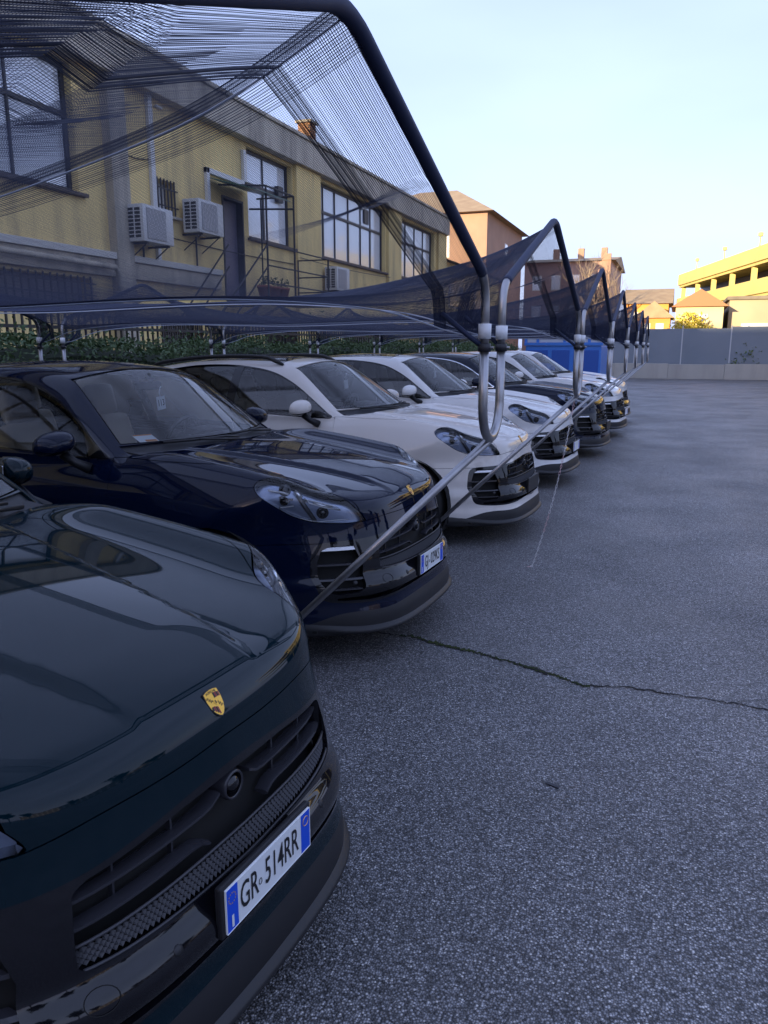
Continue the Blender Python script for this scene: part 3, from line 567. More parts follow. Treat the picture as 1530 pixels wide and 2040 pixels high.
# ================================================================ ground
def asphalt_mat():
    m = bpy.data.materials.new('asphalt'); m.use_nodes = True; nt = m.node_tree; b = nt.nodes['Principled BSDF']; N = nt.nodes.new; Lk = nt.links.new
    tc = N('ShaderNodeTexCoord')
    v = N('ShaderNodeTexVoronoi'); v.inputs['Scale'].default_value = 145; v.inputs['Randomness'].default_value = 1; Lk(tc.outputs['Object'], v.inputs['Vector'])
    sep = N('ShaderNodeSeparateColor'); Lk(v.outputs['Color'], sep.inputs[0])
    st = N('ShaderNodeValToRGB'); e = st.color_ramp.elements; e[0].position = .0; e[0].color = (.040, .040, .041, 1); e[1].position = 1; e[1].color = (.54, .53, .51, 1)
    for p, c in ((.35, .12), (.70, .20), (.92, .31)): q = st.color_ramp.elements.new(p); q.color = (c, c, c*1.04, 1)
    Lk(sep.outputs[0], st.inputs['Fac'])
    ed = N('ShaderNodeMapRange'); ed.inputs['From Min'].default_value = .32; ed.inputs['From Max'].default_value = .62; ed.inputs['To Min'].default_value = 1; ed.inputs['To Max'].default_value = .28; Lk(v.outputs['Distance'], ed.inputs['Value'])
    mul = N('ShaderNodeMix'); mul.data_type = 'RGBA'; mul.blend_type = 'MULTIPLY'; mul.inputs[0].default_value = 1; Lk(st.outputs['Color'], mul.inputs[6]); Lk(ed.outputs[0], mul.inputs[7])
    n = N('ShaderNodeTexNoise'); n.inputs['Scale'].default_value = .42; n.inputs['Detail'].default_value = 9; n.inputs['Roughness'].default_value = .6; Lk(tc.outputs['Object'], n.inputs['Vector'])
    rr = N('ShaderNodeMapRange'); rr.inputs['From Min'].default_value = .32; rr.inputs['From Max'].default_value = .70; rr.inputs['To Min'].default_value = .84; rr.inputs['To Max'].default_value = 1.60; Lk(n.outputs['Fac'], rr.inputs['Value'])
    mul2 = N('ShaderNodeMix'); mul2.data_type = 'RGBA'; mul2.blend_type = 'MULTIPLY'; mul2.inputs[0].default_value = 1; Lk(mul.outputs[2], mul2.inputs[6]); Lk(rr.outputs[0], mul2.inputs[7]); Lk(mul2.outputs[2], b.inputs['Base Color'])
    n3 = N('ShaderNodeTexNoise'); n3.inputs['Scale'].default_value = 1.1; n3.inputs['Detail'].default_value = 5; Lk(tc.outputs['Object'], n3.inputs['Vector'])
    r3 = N('ShaderNodeMapRange'); r3.inputs['From Min'].default_value = .35; r3.inputs['From Max'].default_value = .7; r3.inputs['To Min'].default_value = .46; r3.inputs['To Max'].default_value = .66; Lk(n3.outputs['Fac'], r3.inputs['Value']); Lk(r3.outputs[0], b.inputs['Roughness'])
    bp = N('ShaderNodeBump'); bp.invert = True; bp.inputs['Strength'].default_value = .9; bp.inputs['Distance'].default_value = .004; Lk(v.outputs['Distance'], bp.inputs['Height'])
    n4 = N('ShaderNodeTexNoise'); n4.inputs['Scale'].default_value = 45; n4.inputs['Detail'].default_value = 4; Lk(tc.outputs['Object'], n4.inputs['Vector'])
    bp2 = N('ShaderNodeBump'); bp2.inputs['Strength'].default_value = .5; bp2.inputs['Distance'].default_value = .006; Lk(n4.outputs['Fac'], bp2.inputs['Height']); Lk(bp2.outputs[0], bp.inputs['Normal'])
    Lk(bp.outputs[0], b.inputs['Normal']); return m
ASPH = asphalt_mat()
ground = obj('ground', [(-600, -600, 0), (600, -600, 0), (600, 900, 0), (-600, 900, 0)], [(0, 1, 2, 3)], ASPH); tag(ground, kind='structure')
CRACK = mat('crack_dark', (.006, .006, .006), .95); MOSS = mat('moss', (.020, .035, .008), .95, noise=(60, .3, (.05, .065, .02)))
cp = [(-1.95, 4.22), (-1.78, 4.19), (-1.57, 4.16), (-1.38, 4.18), (-1.17, 4.11), (-.95, 4.07), (-.73, 4.0), (-.5, 3.91), (-.33, 3.84), (-.11, 3.89), (.13, 3.89), (.36, 3.88), (.54, 3.87), (.9, 3.9), (1.4, 3.82)]
pts = []
for (x0, y0), (x1, y1) in zip(cp, cp[1:]):
    n = max(2, int(math.hypot(x1-x0, y1-y0)/.02))
    for k in range(n): t = k/n; pts.append((x0+(x1-x0)*t, y0+(y1-y0)*t+rnd.uniform(-.012, .012)))
V = []; F = []
for i, (x, y) in enumerate(pts):
    w = (.0045+.006*max(0, math.sin(i*.21))+.003*rnd.random())*(1.5 if -1.45 < x < -.2 else .8); V += [(x, y-w, .0035), (x, y+w*.8, .0035)]
F = [(2*i, 2*i+2, 2*i+3, 2*i+1) for i in range(len(pts)-1)]
for bx, by, dx, dy, nb in ((-1.17, 4.11, .9, -.35, 22), (-.5, 3.91, -.75, .5, 16), (-.33, 3.84, .6, -.7, 14), (.36, 3.88, .8, .45, 20)):
    b0 = len(V)
    for k in range(nb):
        w = .0035*(1-k/nb)*rnd.uniform(.5, 1.4)+.0004; x = bx+dx*k*.018; y = by+dy*k*.018+rnd.uniform(-.006, .006); V += [(x-w*dy, y-w, .0036), (x+w*dy, y+w, .0036)]
    F += [(b0+2*i, b0+2*i+2, b0+2*i+3, b0+2*i+1) for i in range(nb-1)]
o = obj('crack', V, F, CRACK, ground); ground['label'] = 'grey coarse asphalt of the car park'
mm = MB()
for k in range(260):
    x, y = rnd.choice([p for p in pts if -1.45 < p[0] < -.3]); x += rnd.uniform(-.015, .015); y += rnd.uniform(-.012, .012); r = rnd.uniform(.003, .008) * (1.7 if -1.25 < x < -1.0 else 1)
    mm.add([(x-r, y-r*.6, .004), (x+r, y-r*.6, .004), (x+r*.3, y+r*.7, .004), (x, y, .004+r*.9)], [(0, 1, 3), (1, 2, 3), (2, 0, 3)])
o = mm.build('moss', MOSS, ground); o['kind'] = 'stuff'
o = MB().bbox(-.028, .028, -.008, .008, .001, .006, .0015).build('plastic_scrap', mat('dark_scrap', (.02, .022, .03), .5), None, loc=(-.34, 2.84, 0)); o.rotation_euler = (0, 0, R(-18))
tag(o, 'small dark plastic scrap lying on the open asphalt', 'litter')
mm = MB()
for k in range(420):        # loose grit that really stands on the surface near the viewer
    x = rnd.uniform(-.9, 1.3); y = rnd.uniform(1.0, 4.5); r = rnd.uniform(.002, .0045); a = rnd.random()*6
    vs = [(x+r*math.cos(a+i*2.1)*rnd.uniform(.7, 1.2), y+r*math.sin(a+i*2.1)*rnd.uniform(.7, 1.2), 0) for i in range(3)]; mm.add(vs+[(x, y, r*1.2)], [(0, 1, 3), (1, 2, 3), (2, 0, 3)])
o = mm.build('grit', mat('grit_stone', (.30, .29, .28), .8), ground); o['kind'] = 'stuff'

# ================================================================ shade canopies
STEEL = mat('galvanised_tube', (.42, .42, .43), .34, .9, bump=(90, .15, .001), noise=(14, .5, (.30, .29, .29))); NET = mat('navy_net', (.004, .011, .048), .55); NETD = mat('navy_fabric', (.010, .018, .055), .7); CORD = mat('pale_cord', (.42, .46, .55), .7); SLEEVE = mat('white_sleeve', (.72, .73, .74), .5); COUP = mat('black_coupler', (.015, .015, .02), .5)
XF, XR, HW, BAY, Y0 = -.68, -5.62, 1.30, 2.9, 1.60
_rz = spl([0, .3, .62, 1.1, 1.5, 2.47, 3.44, 3.84, 4.32, 4.64, 4.94], [2.385, 2.25, 2.165, 2.075, 2.035, 2.0, 2.035, 2.075, 2.165, 2.25, 2.385])
_ez = spl([0, .16, .52, 1.0, 2.47, 3.94, 4.42, 4.78, 4.94], [1.765, 1.84, 1.89, 1.915, 1.90, 1.915, 1.89, 1.84, 1.765])
def net_pt(d, v):             # d: metres behind the front arch, v: -1 .. 1 across
    a = abs(v); e = min(d, 4.94-d); r, ez = float(_rz(d)), float(_ez(d)); k = math.exp(-(e/.28)**1.5)
    flat = ez+(r-ez)*(1-a**1.25); rail = (2.385-.405*a/.975) if a < .975 else 1.98-(a-.975)/.025*.215
    sag = .03*math.sin(math.pi*a)*(1-k)
    return (XF-d, v*(HW-.07*math.sin(math.pi*d/4.94)), flat*(1-k)+(rail-2.385+r if a < .5 else rail)*k-sag)
def net_mesh():
    V = []; F = []
    def thread(P, r):
        P = np.array(P); n = len(P); T = np.gradient(P, axis=0); T /= np.linalg.norm(T, axis=1)[:, None]; up = np.array([0, 0, 1.0])
        sd = np.cross(T, up); sd /= np.linalg.norm(sd, axis=1)[:, None]; b = np.cross(sd, T); o = sum(len(q) for q in V)
        V.append(np.vstack([P+sd*r, P-sd*r, P+b*r*1.2])); i = np.arange(n-1)+o
        for a, c in ((0, 1), (1, 2), (2, 0)): F.append(np.c_[i+a*n, i+c*n, i+1+c*n, i+1+a*n])
    dg = np.concatenate([np.linspace(0, .8, 26), np.linspace(.85, 4.09, 36), np.linspace(4.14, 4.94, 26)]); vg = np.concatenate([np.linspace(-1, -.9, 6), np.linspace(-.86, .86, 25), np.linspace(.9, 1, 6)])
    G = np.array([[net_pt(d, v) for v in vg] for d in dg])
    def ev_d(d):
        i = min(max(np.searchsorted(dg, d)-1, 0), len(dg)-2); t = (d-dg[i])/(dg[i+1]-dg[i]); return G[i]*(1-t)+G[i+1]*t
    def ev_v(v):
        i = min(max(np.searchsorted(vg, v)-1, 0), len(vg)-2); t = (v-vg[i])/(vg[i+1]-vg[i]); return G[:, i]*(1-t)+G[:, i+1]*t
    for d in np.arange(.004, 4.94, .0047): thread(ev_d(d)+np.array([0, 0, rnd.uniform(-.0005, .0005)]), .00047)
    for v in np.arange(-.998, 1, .0048): thread(ev_v(v), .00039)
    sl = vg < -.28              # surplus net gathered double along the tube on one slope
    for d in np.arange(.01, .40, .0043): thread(ev_d(d)[sl]-np.array([0, 0, .018+.012*math.sin(d*31)+rnd.uniform(0, .002)]), .00055)
    for e in (0, 1):            # the hem: net folded over the arch tube and sewn down, so double, with a dense seam
        for d in np.concatenate([np.arange(.006, .16, .0047), np.arange(.15, .195, .0021)]): d = 4.94-d if e else d; thread(ev_d(d)-np.array([0, 0, .012+rnd.uniform(0, .002)]), .00085)
    for v in np.concatenate([np.arange(-.08, .08, .0062), np.arange(-1, -.94, .0034), np.arange(.94, 1, .0034)]): thread(ev_v(v)-np.array([0, 0, .006]), .0009)
    V = np.vstack(V); F = np.vstack(F); me = bpy.data.meshes.new('net')
    me.vertices.add(len(V)); me.vertices.foreach_set('co', V.ravel()); me.loops.add(len(F)*4); me.loops.foreach_set('vertex_index', F.ravel()); me.polygons.add(len(F)); me.polygons.foreach_set('loop_start', np.arange(len(F))*4)
    me.update(calc_edges=True); me.materials.append(NET); return me
def bend(P, r, n=6):          # rounds the corners of a polyline
    P = [Vector(p) for p in P]; out = [P[0]]
    for a, b, c in zip(P, P[1:], P[2:]):
        d1 = (a-b).normalized(); d2 = (c-b).normalized(); rr = min(r, (a-b).length*.49, (c-b).length*.49); p, q = b+d1*rr, b+d2*rr
        for k in range(n+1): t = k/n; out.append(p*(1-t)**2+b*2*t*(1-t)+q*t*t)
    return out+[P[-1]]
def build_canopy():
    root = empty('shade_canopy')
    for x in (XF, XR):
        MB().tube(bend([(x, -HW, 1.66), (x, -HW, 1.96), (x, 0, 2.40), (x, HW, 1.96), (x, HW, 1.66)], .10), .0165, 10).build('front_arch' if x == XF else 'rear_arch', STEEL, root, True)
        MB().tube([p for p in bend([(x, -HW, 1.66), (x, -HW, 1.96), (x, 0, 2.40), (x, HW, 1.96), (x, HW, 1.66)], .10) if p.z > 1.975], .0192, 10).build('net_sleeve', NETD, root, True)
        for sg in (-1, 1):
            MB().lathe([(.0170, -.028), (.0245, -.027), (.025, .027), (.0170, .028)], 14, 'z', (x, sg*HW, 1.775)).build('sleeve', SLEEVE, root, True)
            MB().lathe([(.0170, -.016), (.025, -.014), (.025, .014), (.0170, .016)], 12, 'z', (x, sg*HW, 1.715)).build('coupler', COUP, root, True)
            MB().lathe([(0, .036), (.006, .036), (.0065, .030), (.0065, .02)], 6, 'x', (x, sg*HW, 1.715)).build('bolt', STEEL, root)
            MB().tube([(x, sg*HW, 1.715), (x-.05 if x == XF else x+.05, sg*(HW-.03), 1.755), (net_pt(.16 if x == XF else 4.78, sg)[0], sg*(HW-.02), 1.84)], .010, 6).build('net_strap', NETD, root, True)
    dd = np.linspace(0, 4.94, 60)
    for v in (0, -1, 1): MB().tube([(p[0], p[1], p[2]-.009) for p in (net_pt(d, v) for d in dd)], .0026 if v == 0 else .0034, 5).build('cord', CORD, root, True)
    o = link(bpy.data.objects.new('net', net_mesh()), root); o['kind'] = 'stuff'
    return root
def build_stand():            # the post between two bays: a U that carries both arches and a 45 degree strut
    root = empty('canopy_stand')
    for x, sg in ((XF, -1), (XR, 1)):
        g = .15; n = 14; z0 = 1.36
        U = [(x, -g, z0+.34), (x, -g, z0+.14)]+[(x, -g*math.cos(math.pi*k/n), z0+.14-.14*math.sin(math.pi*k/n)) for k in range(1, n)]+[(x, g, z0+.14), (x, g, z0+.34)]
        MB().tube(U, .0185, 10).build('u_bracket', STEEL, root, True)
        MB().tube([(x, 0, z0-.005), (x+sg*1.365, 0, 0)], .0165, 10).build('strut', STEEL, root, True)
        MB().bbox(x+sg*1.365-.09, x+sg*1.365+.09, -.09, .09, 0, .012, .003).build('base_plate', STEEL, root)
    return root
can0 = build_canopy(); GRP = 'net shade canopies in a row over the parked cars'
CAN_L = ['navy net canopy arching over the dark green car in front', 'navy net canopy over the dark blue car with tan seats', 'navy net canopy over the pale grey car with black roof rails', 'navy net canopy over the second pale car', 'navy net canopy over the far dark blue car', 'navy net canopy sixth along the row from the viewer', 'navy net canopy at the far end of the row']
for k in range(7):
    c = can0 if k == 0 else copy_tree(can0); c.location = (0, Y0+BAY*k, 0); tag(c, CAN_L[k], 'canopy', GRP)
st0 = build_stand()
ST_L = ['steel canopy stand behind the camera side of the dark green car', 'steel U stand with slanting strut between the dark green and dark blue cars', 'steel stand with slanting strut crossing in front of the pale grey car', 'steel stand with strut between the pale grey and second pale cars', 'steel stand beside the far dark blue car', 'steel stand fifth from the viewer, by the first far white car', 'steel stand between the last two far white cars', 'last steel stand at the far end of the canopy row']
for k in range(8):
    c = st0 if k == 0 else copy_tree(st0); c.location = (0, Y0+BAY*(k-.5), 0); tag(c, ST_L[k], 'stand', 'steel stands of the canopies')
# barrier chain hanging from the third stand
a, b = Vector((-.69, Y0+BAY*1.5, 1.37)), Vector((-.955, Y0+BAY*1.5-.02, .012)); pts = [a.lerp(b, t/40)+Vector((.02, .01, -.05))*math.sin(math.pi*t/40) for t in range(41)]+[b+Vector((-.01*k, -.012*k, 0)) for k in (1, 2, 3)]
ch = empty('barrier_chain', (0, 0, 0)); tag(ch, 'thin red and white chain hanging from a canopy stand to the asphalt', 'chain')
CHW = mat('chain_white', (.70, .68, .68), .5); CHR = mat('chain_red', (.66, .44, .44), .5); dist = 0; prev = pts[0]; seg = []
tot = sum((q-p).length for p, q in zip(pts, pts[1:])); nl = int(tot/.026); acc = [0]
for p, q in zip(pts, pts[1:]): acc.append(acc[-1]+(q-p).length)
ring = MB(); ring.tube([(.0055*math.cos(t*math.pi/5), 0, .0155*math.sin(t*math.pi/5)) for t in range(11)], .0018, 5, False); lk0 = ring.build('chain_link', CHW, ch, True); lk1 = lk0.copy(); lk1.data = lk0.data.copy(); lk1.data.materials[0] = CHR; link(lk1, ch); first = {0: True, 1: True}
for k in range(nl):
    s = (k+.5)*tot/nl; i = max(j for j in range(len(acc)) if acc[j] <= s); i = min(i, len(pts)-2); p = pts[i].lerp(pts[i+1], (s-acc[i])/(acc[i+1]-acc[i])); t = (pts[i+1]-pts[i]).normalized()
    c = 1 if (k//6) % 3 == 0 else 0; o = (lk1 if c else lk0)
    if first[c]: first[c] = False
    else: o = o.copy(); link(o, ch)
    o.location = p; o.rotation_euler = (t.to_track_quat('Z', 'Y') @ Matrix.Rotation(math.pi/2*(k % 2), 4, 'Z').to_quaternion()).to_euler()

# ================================================================ cars
car0, SURF = build_car()
def recolour(o, paintname, roof, trim):
    if o.type == 'MESH':
        for sl in o.material_slots:
            if sl.material and sl.material.name.startswith('paint_'): sl.link = 'OBJECT'; sl.material = roof if (o.name.startswith('roof_panel') and roof) else PAINT[paintname]
            elif trim and o.name.startswith('window_trim'): sl.link = 'OBJECT'; sl.material = trim
    for c in o.children: recolour(c, paintname, roof, trim)
def reseat(o, m):
    for c in o.children:
        if c.name.startswith(('seat', 'backrest', 'headrest')): c.material_slots[0].link = 'OBJECT'; c.material_slots[0].material = m
        reseat(c, m)
ROOFG = mat('roof_glass', (.004, .004, .006), .05, 0, 1.0)
cars = []
CARL = [('green', (-.850, 1.46), -5.2, None, None, 'dark green car in the foreground with an Italian plate under the grille'),
        ('blue', (-1.305, 4.30), -4.2, None, None, 'dark blue car with tan seats and a paper tag behind its windshield'),
        ('chalk', (-1.175, 7.15), -4, ROOFG, None, 'pale grey car with black roof rails next to the dark blue car'),
        ('white', (-1.135, 10.1), -4, ROOFG, None, 'pale car between the grey car with roof rails and the far dark blue car'),
        ('blue', (-.955, 12.94), -4, None, CHROME, 'far dark blue car with a bright chrome window line'),
        ('white', (-.86, 15.9), -4, None, None, 'white car just beyond the far dark blue car'),
        ('white', (-.95, 18.8), -4, None, None, 'white car at the far end of the row')]
for i, (pn, (x, y), yaw, roof, trim, lab) in enumerate(CARL):
    c = car0 if i == 0 else copy_tree(car0); cars.append(c); c.location = (x, y, 0); c.rotation_euler = (0, 0, R(yaw)); tag(c, lab, 'car', 'cars parked under the canopies')
for c, (pn, p, yaw, roof, trim, lab) in zip(cars, CARL): recolour(c, pn, roof, trim)
for i in (2, 3, 4, 5, 6): reseat(cars[i], SEAT_B)
reseat(cars[0], SEAT_B)
for o in cars[0].children:      # the front car is locked with its mirrors folded back
    if o.name.startswith('door_mirror'):
        sg = 1 if np.mean([v.co.y for v in o.data.vertices]) > 0 else -1; pv = Vector((-1.88, sg*.925, 1.1)); o.matrix_local = Matrix.Translation(pv) @ Matrix.Rotation(R(62*sg), 4, 'Z') @ Matrix.Translation(-pv)
# number plates: the Italian front plate is 360 x 110 mm
def number_plate(car, txt, small=True):
    h = MB().bbox(-.012, .006, -.192, .192, .408, .540, .006).build('plate_holder', BLK, car)
    if txt is None: return
    p = MB().bbox(.006, .011, -.18, .18, .417, .531, .002).build('number_plate', PLATE_W, car)
    for sg, nm in ((-1, 'blue_band'), (1, 'blue_band')):
        MB().box(.0112, .0118, sg*.179-(.042 if sg > 0 else 0), sg*.179+(.042 if sg < 0 else 0), .4185, .5295).build(nm, PLATE_B, p)
    e = [(-.1795, .418), (.1795, .418), (.1795, .530), (-.1795, .530)]
    for (a, b), (c, d) in zip(e, e[1:]+e[:1]): MB().tube([(.0118, a, b), (.0118, c, d)], .0012, 4).build('plate_edge', PLATE_W, p)
    def put(t, size, yc, zc, m, sx, bold): 
        V, F = text_mesh(t, size, bold, sx); obj('lettering', [(.0126, x+yc, y+zc) for x, y in V], F, m, p)
    put('I', .040, -.1585, .440, PLATE_W, 1.0, .002)
    if txt:
        a, b = txt
        put(a, .098, -.093, .473, INK, .56, .0005); put(b, .098, .046, .473, INK, .575, .0005)
        MB().tube([(.0124, -.0485+.006*math.cos(k*math.pi/6), .467+.008*math.sin(k*math.pi/6)) for k in range(13)], .0009, 4, False).build('seal', INK, p)
    MB().tube([(.0124, .158+.013*math.cos(k*math.pi/9), .503+.013*math.sin(k*math.pi/9)) for k in range(19)], .0009, 4, False).build('ring', GOLD, p)
    for k in range(12): 
        a = k*math.pi/6; MB().box(.0119, .0123, -.158+.013*math.cos(a)-.0015, -.158+.013*math.cos(a)+.0015, .500+.013*math.sin(a)-.0015, .500+.013*math.sin(a)+.0015).build('star', GOLD, p)
number_plate(cars[0], ('GR', '514RR')); number_plate(cars[1], ('GJ', '029KS')); number_plate(cars[2], None); number_plate(cars[3], ''); number_plate(cars[4], None); number_plate(cars[5], '')
# black roof rails on the pale grey car
for sg in (1, -1):
    ss = np.linspace(2.35, 4.05, 22); pts = []
    for s in ss:
        y = .565; z = float(roof_z(s))-.05*(y/.6)**2-.02; z += .060*min(1, (s-2.33)/.2, (4.07-s)/.2); pts.append((-s, sg*y, z))
    MB().tube(pts, [.014]+[.021]*(len(pts)-2)+[.014], 8).build('roof_rail', BLK, cars[2], True)
# paper tags and a sticker behind the windshields
def tag_paper(i, text, label, y=-.05, z=1.345, dx=-1.95):
    t = empty('hanging_tag', (0, 0, 0)); t.matrix_world = Matrix.Translation(cars[i].location) @ Matrix.Rotation(cars[i].rotation_euler.z, 4, 'Z') @ Matrix.Translation((dx, y, z)) @ Matrix.Rotation(R(6), 4, 'X')
    MB().box(-.001, .001, -.042, .042, -.045, .045).build('card', WHITE_P, t)
    MB().tube([(0, 0, .045), (0, -.006, .07), (0, .008, .10), (.0, .02, .108)], .004, 5).build('hook', WHITE_P, t, True)
    if text:
        V, F = text_mesh(text, .058, .0012, .80); obj('number', [(.0018, x, y) for x, y in V], F, INK, t)
    tag(t, label, 'tag')
tag_paper(1, '113', 'white paper tag reading 113 hanging inside the dark blue windshield')
tag_paper(2, None, 'plain white tag hanging inside the windshield of the car with roof rails', y=-.02); tag_paper(3, None, 'plain white tag inside the windshield of the second pale car', y=0)
def on_glass(i, y, z, d=.012): 
    return Matrix.Translation(cars[i].location) @ Matrix.Rotation(cars[i].rotation_euler.z, 4, 'Z') @ Vector((-(1.40+.175*(y/.65)**2+1.62*(z-1.12))-d, y, z))
q = [on_glass(1, y, z) for y, z in ((-.625, 1.155), (-.515, 1.155), (-.515, 1.195), (-.625, 1.195))]
def sub(a0, a1, b0, b1, e): 
    n = (q[1]-q[0]).cross(q[3]-q[0]).normalized()*e; f = lambda a, b: q[0].lerp(q[1], a).lerp(q[3].lerp(q[2], a), b)+n; return [f(a0, b0), f(a1, b0), f(a1, b1), f(a0, b1)]
o = obj('permit_sticker', sub(0, 1, 0, 1, 0)+sub(0, 1, 0, 1, -.001), [(0, 1, 2, 3), (7, 6, 5, 4), (0, 4, 5, 1), (1, 5, 6, 2), (2, 6, 7, 3), (3, 7, 4, 0)], WHITE_P); tag(o, 'white and orange paper sticker low on the dark blue windshield', 'sticker')
obj('orange_band', sub(.02, .98, .86, .99, .0012), [(0, 1, 2, 3)], ORANGE, o); obj('orange_band', sub(.35, .95, .04, .30, .0012), [(0, 1, 2, 3)], ORANGE, o)

# ================================================================ yellow building behind the cars
def stain(m, sc=.7, dark=(.35, .33, .28), amt=.5):   # weathering: streaks that run down the plaster
    nt = m.node_tree; b = nt.nodes['Principled BSDF']; N = nt.nodes.new; Lk = nt.links.new
    src = b.inputs['Base Color'].links[0].from_socket if b.inputs['Base Color'].links else None
    tc = N('ShaderNodeTexCoord'); mp = N('ShaderNodeMapping'); mp.inputs['Scale'].default_value = (1.6, 1.6, .22); n = N('ShaderNodeTexNoise'); n.inputs['Scale'].default_value = sc*2; n.inputs['Detail'].default_value = 7; n.inputs['Roughness'].default_value = .65
    r = N('ShaderNodeMapRange'); r.inputs['From Min'].default_value = .46; r.inputs['From Max'].default_value = .78; r.inputs['To Max'].default_value = amt; mx = N('ShaderNodeMix'); mx.data_type = 'RGBA'
    Lk(tc.outputs['Object'], mp.inputs['Vector']); Lk(mp.outputs[0], n.inputs['Vector']); Lk(n.outputs['Fac'], r.inputs['Value']); Lk(r.outputs[0], mx.inputs[0])
    if src: Lk(src, mx.inputs[6])
    else: mx.inputs[6].default_value = b.inputs['Base Color'].default_value
    mx.inputs[7].default_value = (*dark, 1); Lk(mx.outputs[2], b.inputs['Base Color']); return m
YEL = stain(mat('yellow_plaster', (.88, .68, .29), .9, noise=(.9, .5, (.80, .60, .25)), bump=(30, .15, .01)), .7, (.30, .25, .15), .75)
CONC = stain(mat('weathered_concrete', (.60, .54, .43), .95, noise=(2, .5, (.47, .42, .33)), bump=(25, .2, .01)), .8, (.10, .095, .085), .7)
WFR = mat('dark_window_frame', (.035, .033, .035), .5); PANE = mat('window_pane', (.76, .80, .86), .08, 0, .5, 1.0); SILL = mat('sill_brown', (.10, .075, .06), .7); WPL = mat('white_plaster', (.62, .60, .55), .8); PIPE = mat('white_conduit', (.66, .66, .65), .55); IRON = mat('dark_iron', (.03, .028, .028), .6); DOORM = mat('grey_violet_door', (.16, .14, .19), .5, bump=(20, .1, .005)); AWN = glass_mat('green_awning', (.10, .24, .17), 1.4, .15)
BX = -9.0
bld = empty('yellow_building', (BX, 12, 0), 0, 'yellow plaster workshop building with tall windows behind the canopies', 'building')
def Bp(m, name, mt, par=None, **k):
    m.V = [(v[0]-(BX if (par is None) else BX), v[1]-12, v[2]) for v in m.V]; return m.build(name, mt, par or bld, **k)
def wall_holes(y0, y1, z0, z1, holes, x, t):
    ys = sorted({y0, y1, *[h[0] for h in holes], *[h[1] for h in holes]}); zs = sorted({z0, z1, *[h[2] for h in holes], *[h[3] for h in holes]}); m = MB(); idx = {}; V = []; F = []
    def vi(y, z, xx):
        k = (y, z, xx)
        if k not in idx: idx[k] = len(V); V.append((xx, y, z))
        return idx[k]
    inside = lambda a, b: any(h[0] <= a and b <= h[1] for h in holes)
    cell = lambda i, j: 0 <= i < len(ys)-1 and 0 <= j < len(zs)-1 and not any(h[0] <= ys[i] and ys[i+1] <= h[1] and h[2] <= zs[j] and zs[j+1] <= h[3] for h in holes)
    for i in range(len(ys)-1):
        for j in range(len(zs)-1):
            if not cell(i, j): continue
            a, b, c, d = ys[i], ys[i+1], zs[j], zs[j+1]; F.append((vi(a, c, x), vi(b, c, x), vi(b, d, x), vi(a, d, x))); F.append((vi(a, c, x-t), vi(a, d, x-t), vi(b, d, x-t), vi(b, c, x-t)))
            if not cell(i-1, j): F.append((vi(a, c, x), vi(a, d, x), vi(a, d, x-t), vi(a, c, x-t)))
            if not cell(i+1, j): F.append((vi(b, c, x), vi(b, c, x-t), vi(b, d, x-t), vi(b, d, x)))
            if not cell(i, j-1): F.append((vi(a, c, x), vi(a, c, x-t), vi(b, c, x-t), vi(b, c, x)))
            if not cell(i, j+1): F.append((vi(a, d, x), vi(b, d, x), vi(b, d, x-t), vi(a, d, x-t)))
    m.V = V; m.F = F; return m
WIN = [(-3.0, 2.9, 4.08, 5.95, [-1.5, 0, 1.45], 5.22), (4.45, 10.40, 4.08, 5.95, [5.6, 6.8, 8.02, 9.24], 5.22), (15.63, 17.76, 4.06, 5.93, [16.58], 5.22), (19.28, 24.24, 4.04, 5.92, [19.83, 20.6, 21.55, 22.48, 23.28], 5.22), (25.6, 29.6, 4.04, 5.92, [26.6, 27.6, 28.6], 5.22)]
LOW = [(6.2, 10.55, 2.25, 2.80), (.5, 5.0, 2.25, 2.80), (12.3, 13.6, 1.1, 2.3), (16.2, 19.5, .9, 2.4), (21, 24.2, .9, 2.4)]
SW = (12.35, 12.96, 4.08, 4.68); DR = (14.56, 15.40, 2.72, 4.76)
holes = [w[:4] for w in WIN]+LOW+[SW, DR]
Bp(wall_holes(-8, 31, 0, 6.0, holes, BX, .3), 'wall', YEL)
Bp(MB().box(BX-14, BX-.3, -8, 31, 5.9, 6.15), 'roof_slab', CONC); Bp(MB().box(BX-14, BX-.31, 30.7, 31, 0, 5.9), 'end_wall', YEL)
Bp(MB().box(BX-14, BX-13.7, -8, 30.7, 0, 5.9), 'rear_wall', YEL); Bp(MB().box(BX-13.7, BX-.31, -8, 30.7, .05, .1), 'floor', CONC)
yy = [-8, -2.2, 4.0, 11.46, 18.55, 25.0, 31]
for a, b in zip(yy, yy[1:]): Bp(MB().bbox(BX-.28, BX+.22, a+.004, b-.004, 6.0, 6.6, .02), 'cornice', CONC)
Bp(MB().bbox(BX-.3, BX+.27, -8, 31, 6.6, 6.68, .015), 'coping', CONC)
for a, b in ((-3.9, -3.1), (3.2, 4.3), (11.03, 11.46)): Bp(MB().bbox(BX-.02, BX+.16, a, b, 0, 5.997, .012), 'pilaster', CONC)
for a, b in ((17.82, 19.2), (24.30, 25.54), (29.9, 31)): Bp(MB().bbox(BX-.02, BX+.10, a, b, 0, 5.997, .012), 'pilaster', YEL)
for a, b in ((-3.1, 3.2), (4.3, 11.03), (11.46, 14.3)): Bp(MB().bbox(BX+.002, BX+.14, a+.003, b-.003, 3.14, 3.25, .01), 'ledge', WPL); Bp(MB().bbox(BX+.002, BX+.09, a+.003, b-.003, 2.86, 3.137, .01), 'beam', CONC)
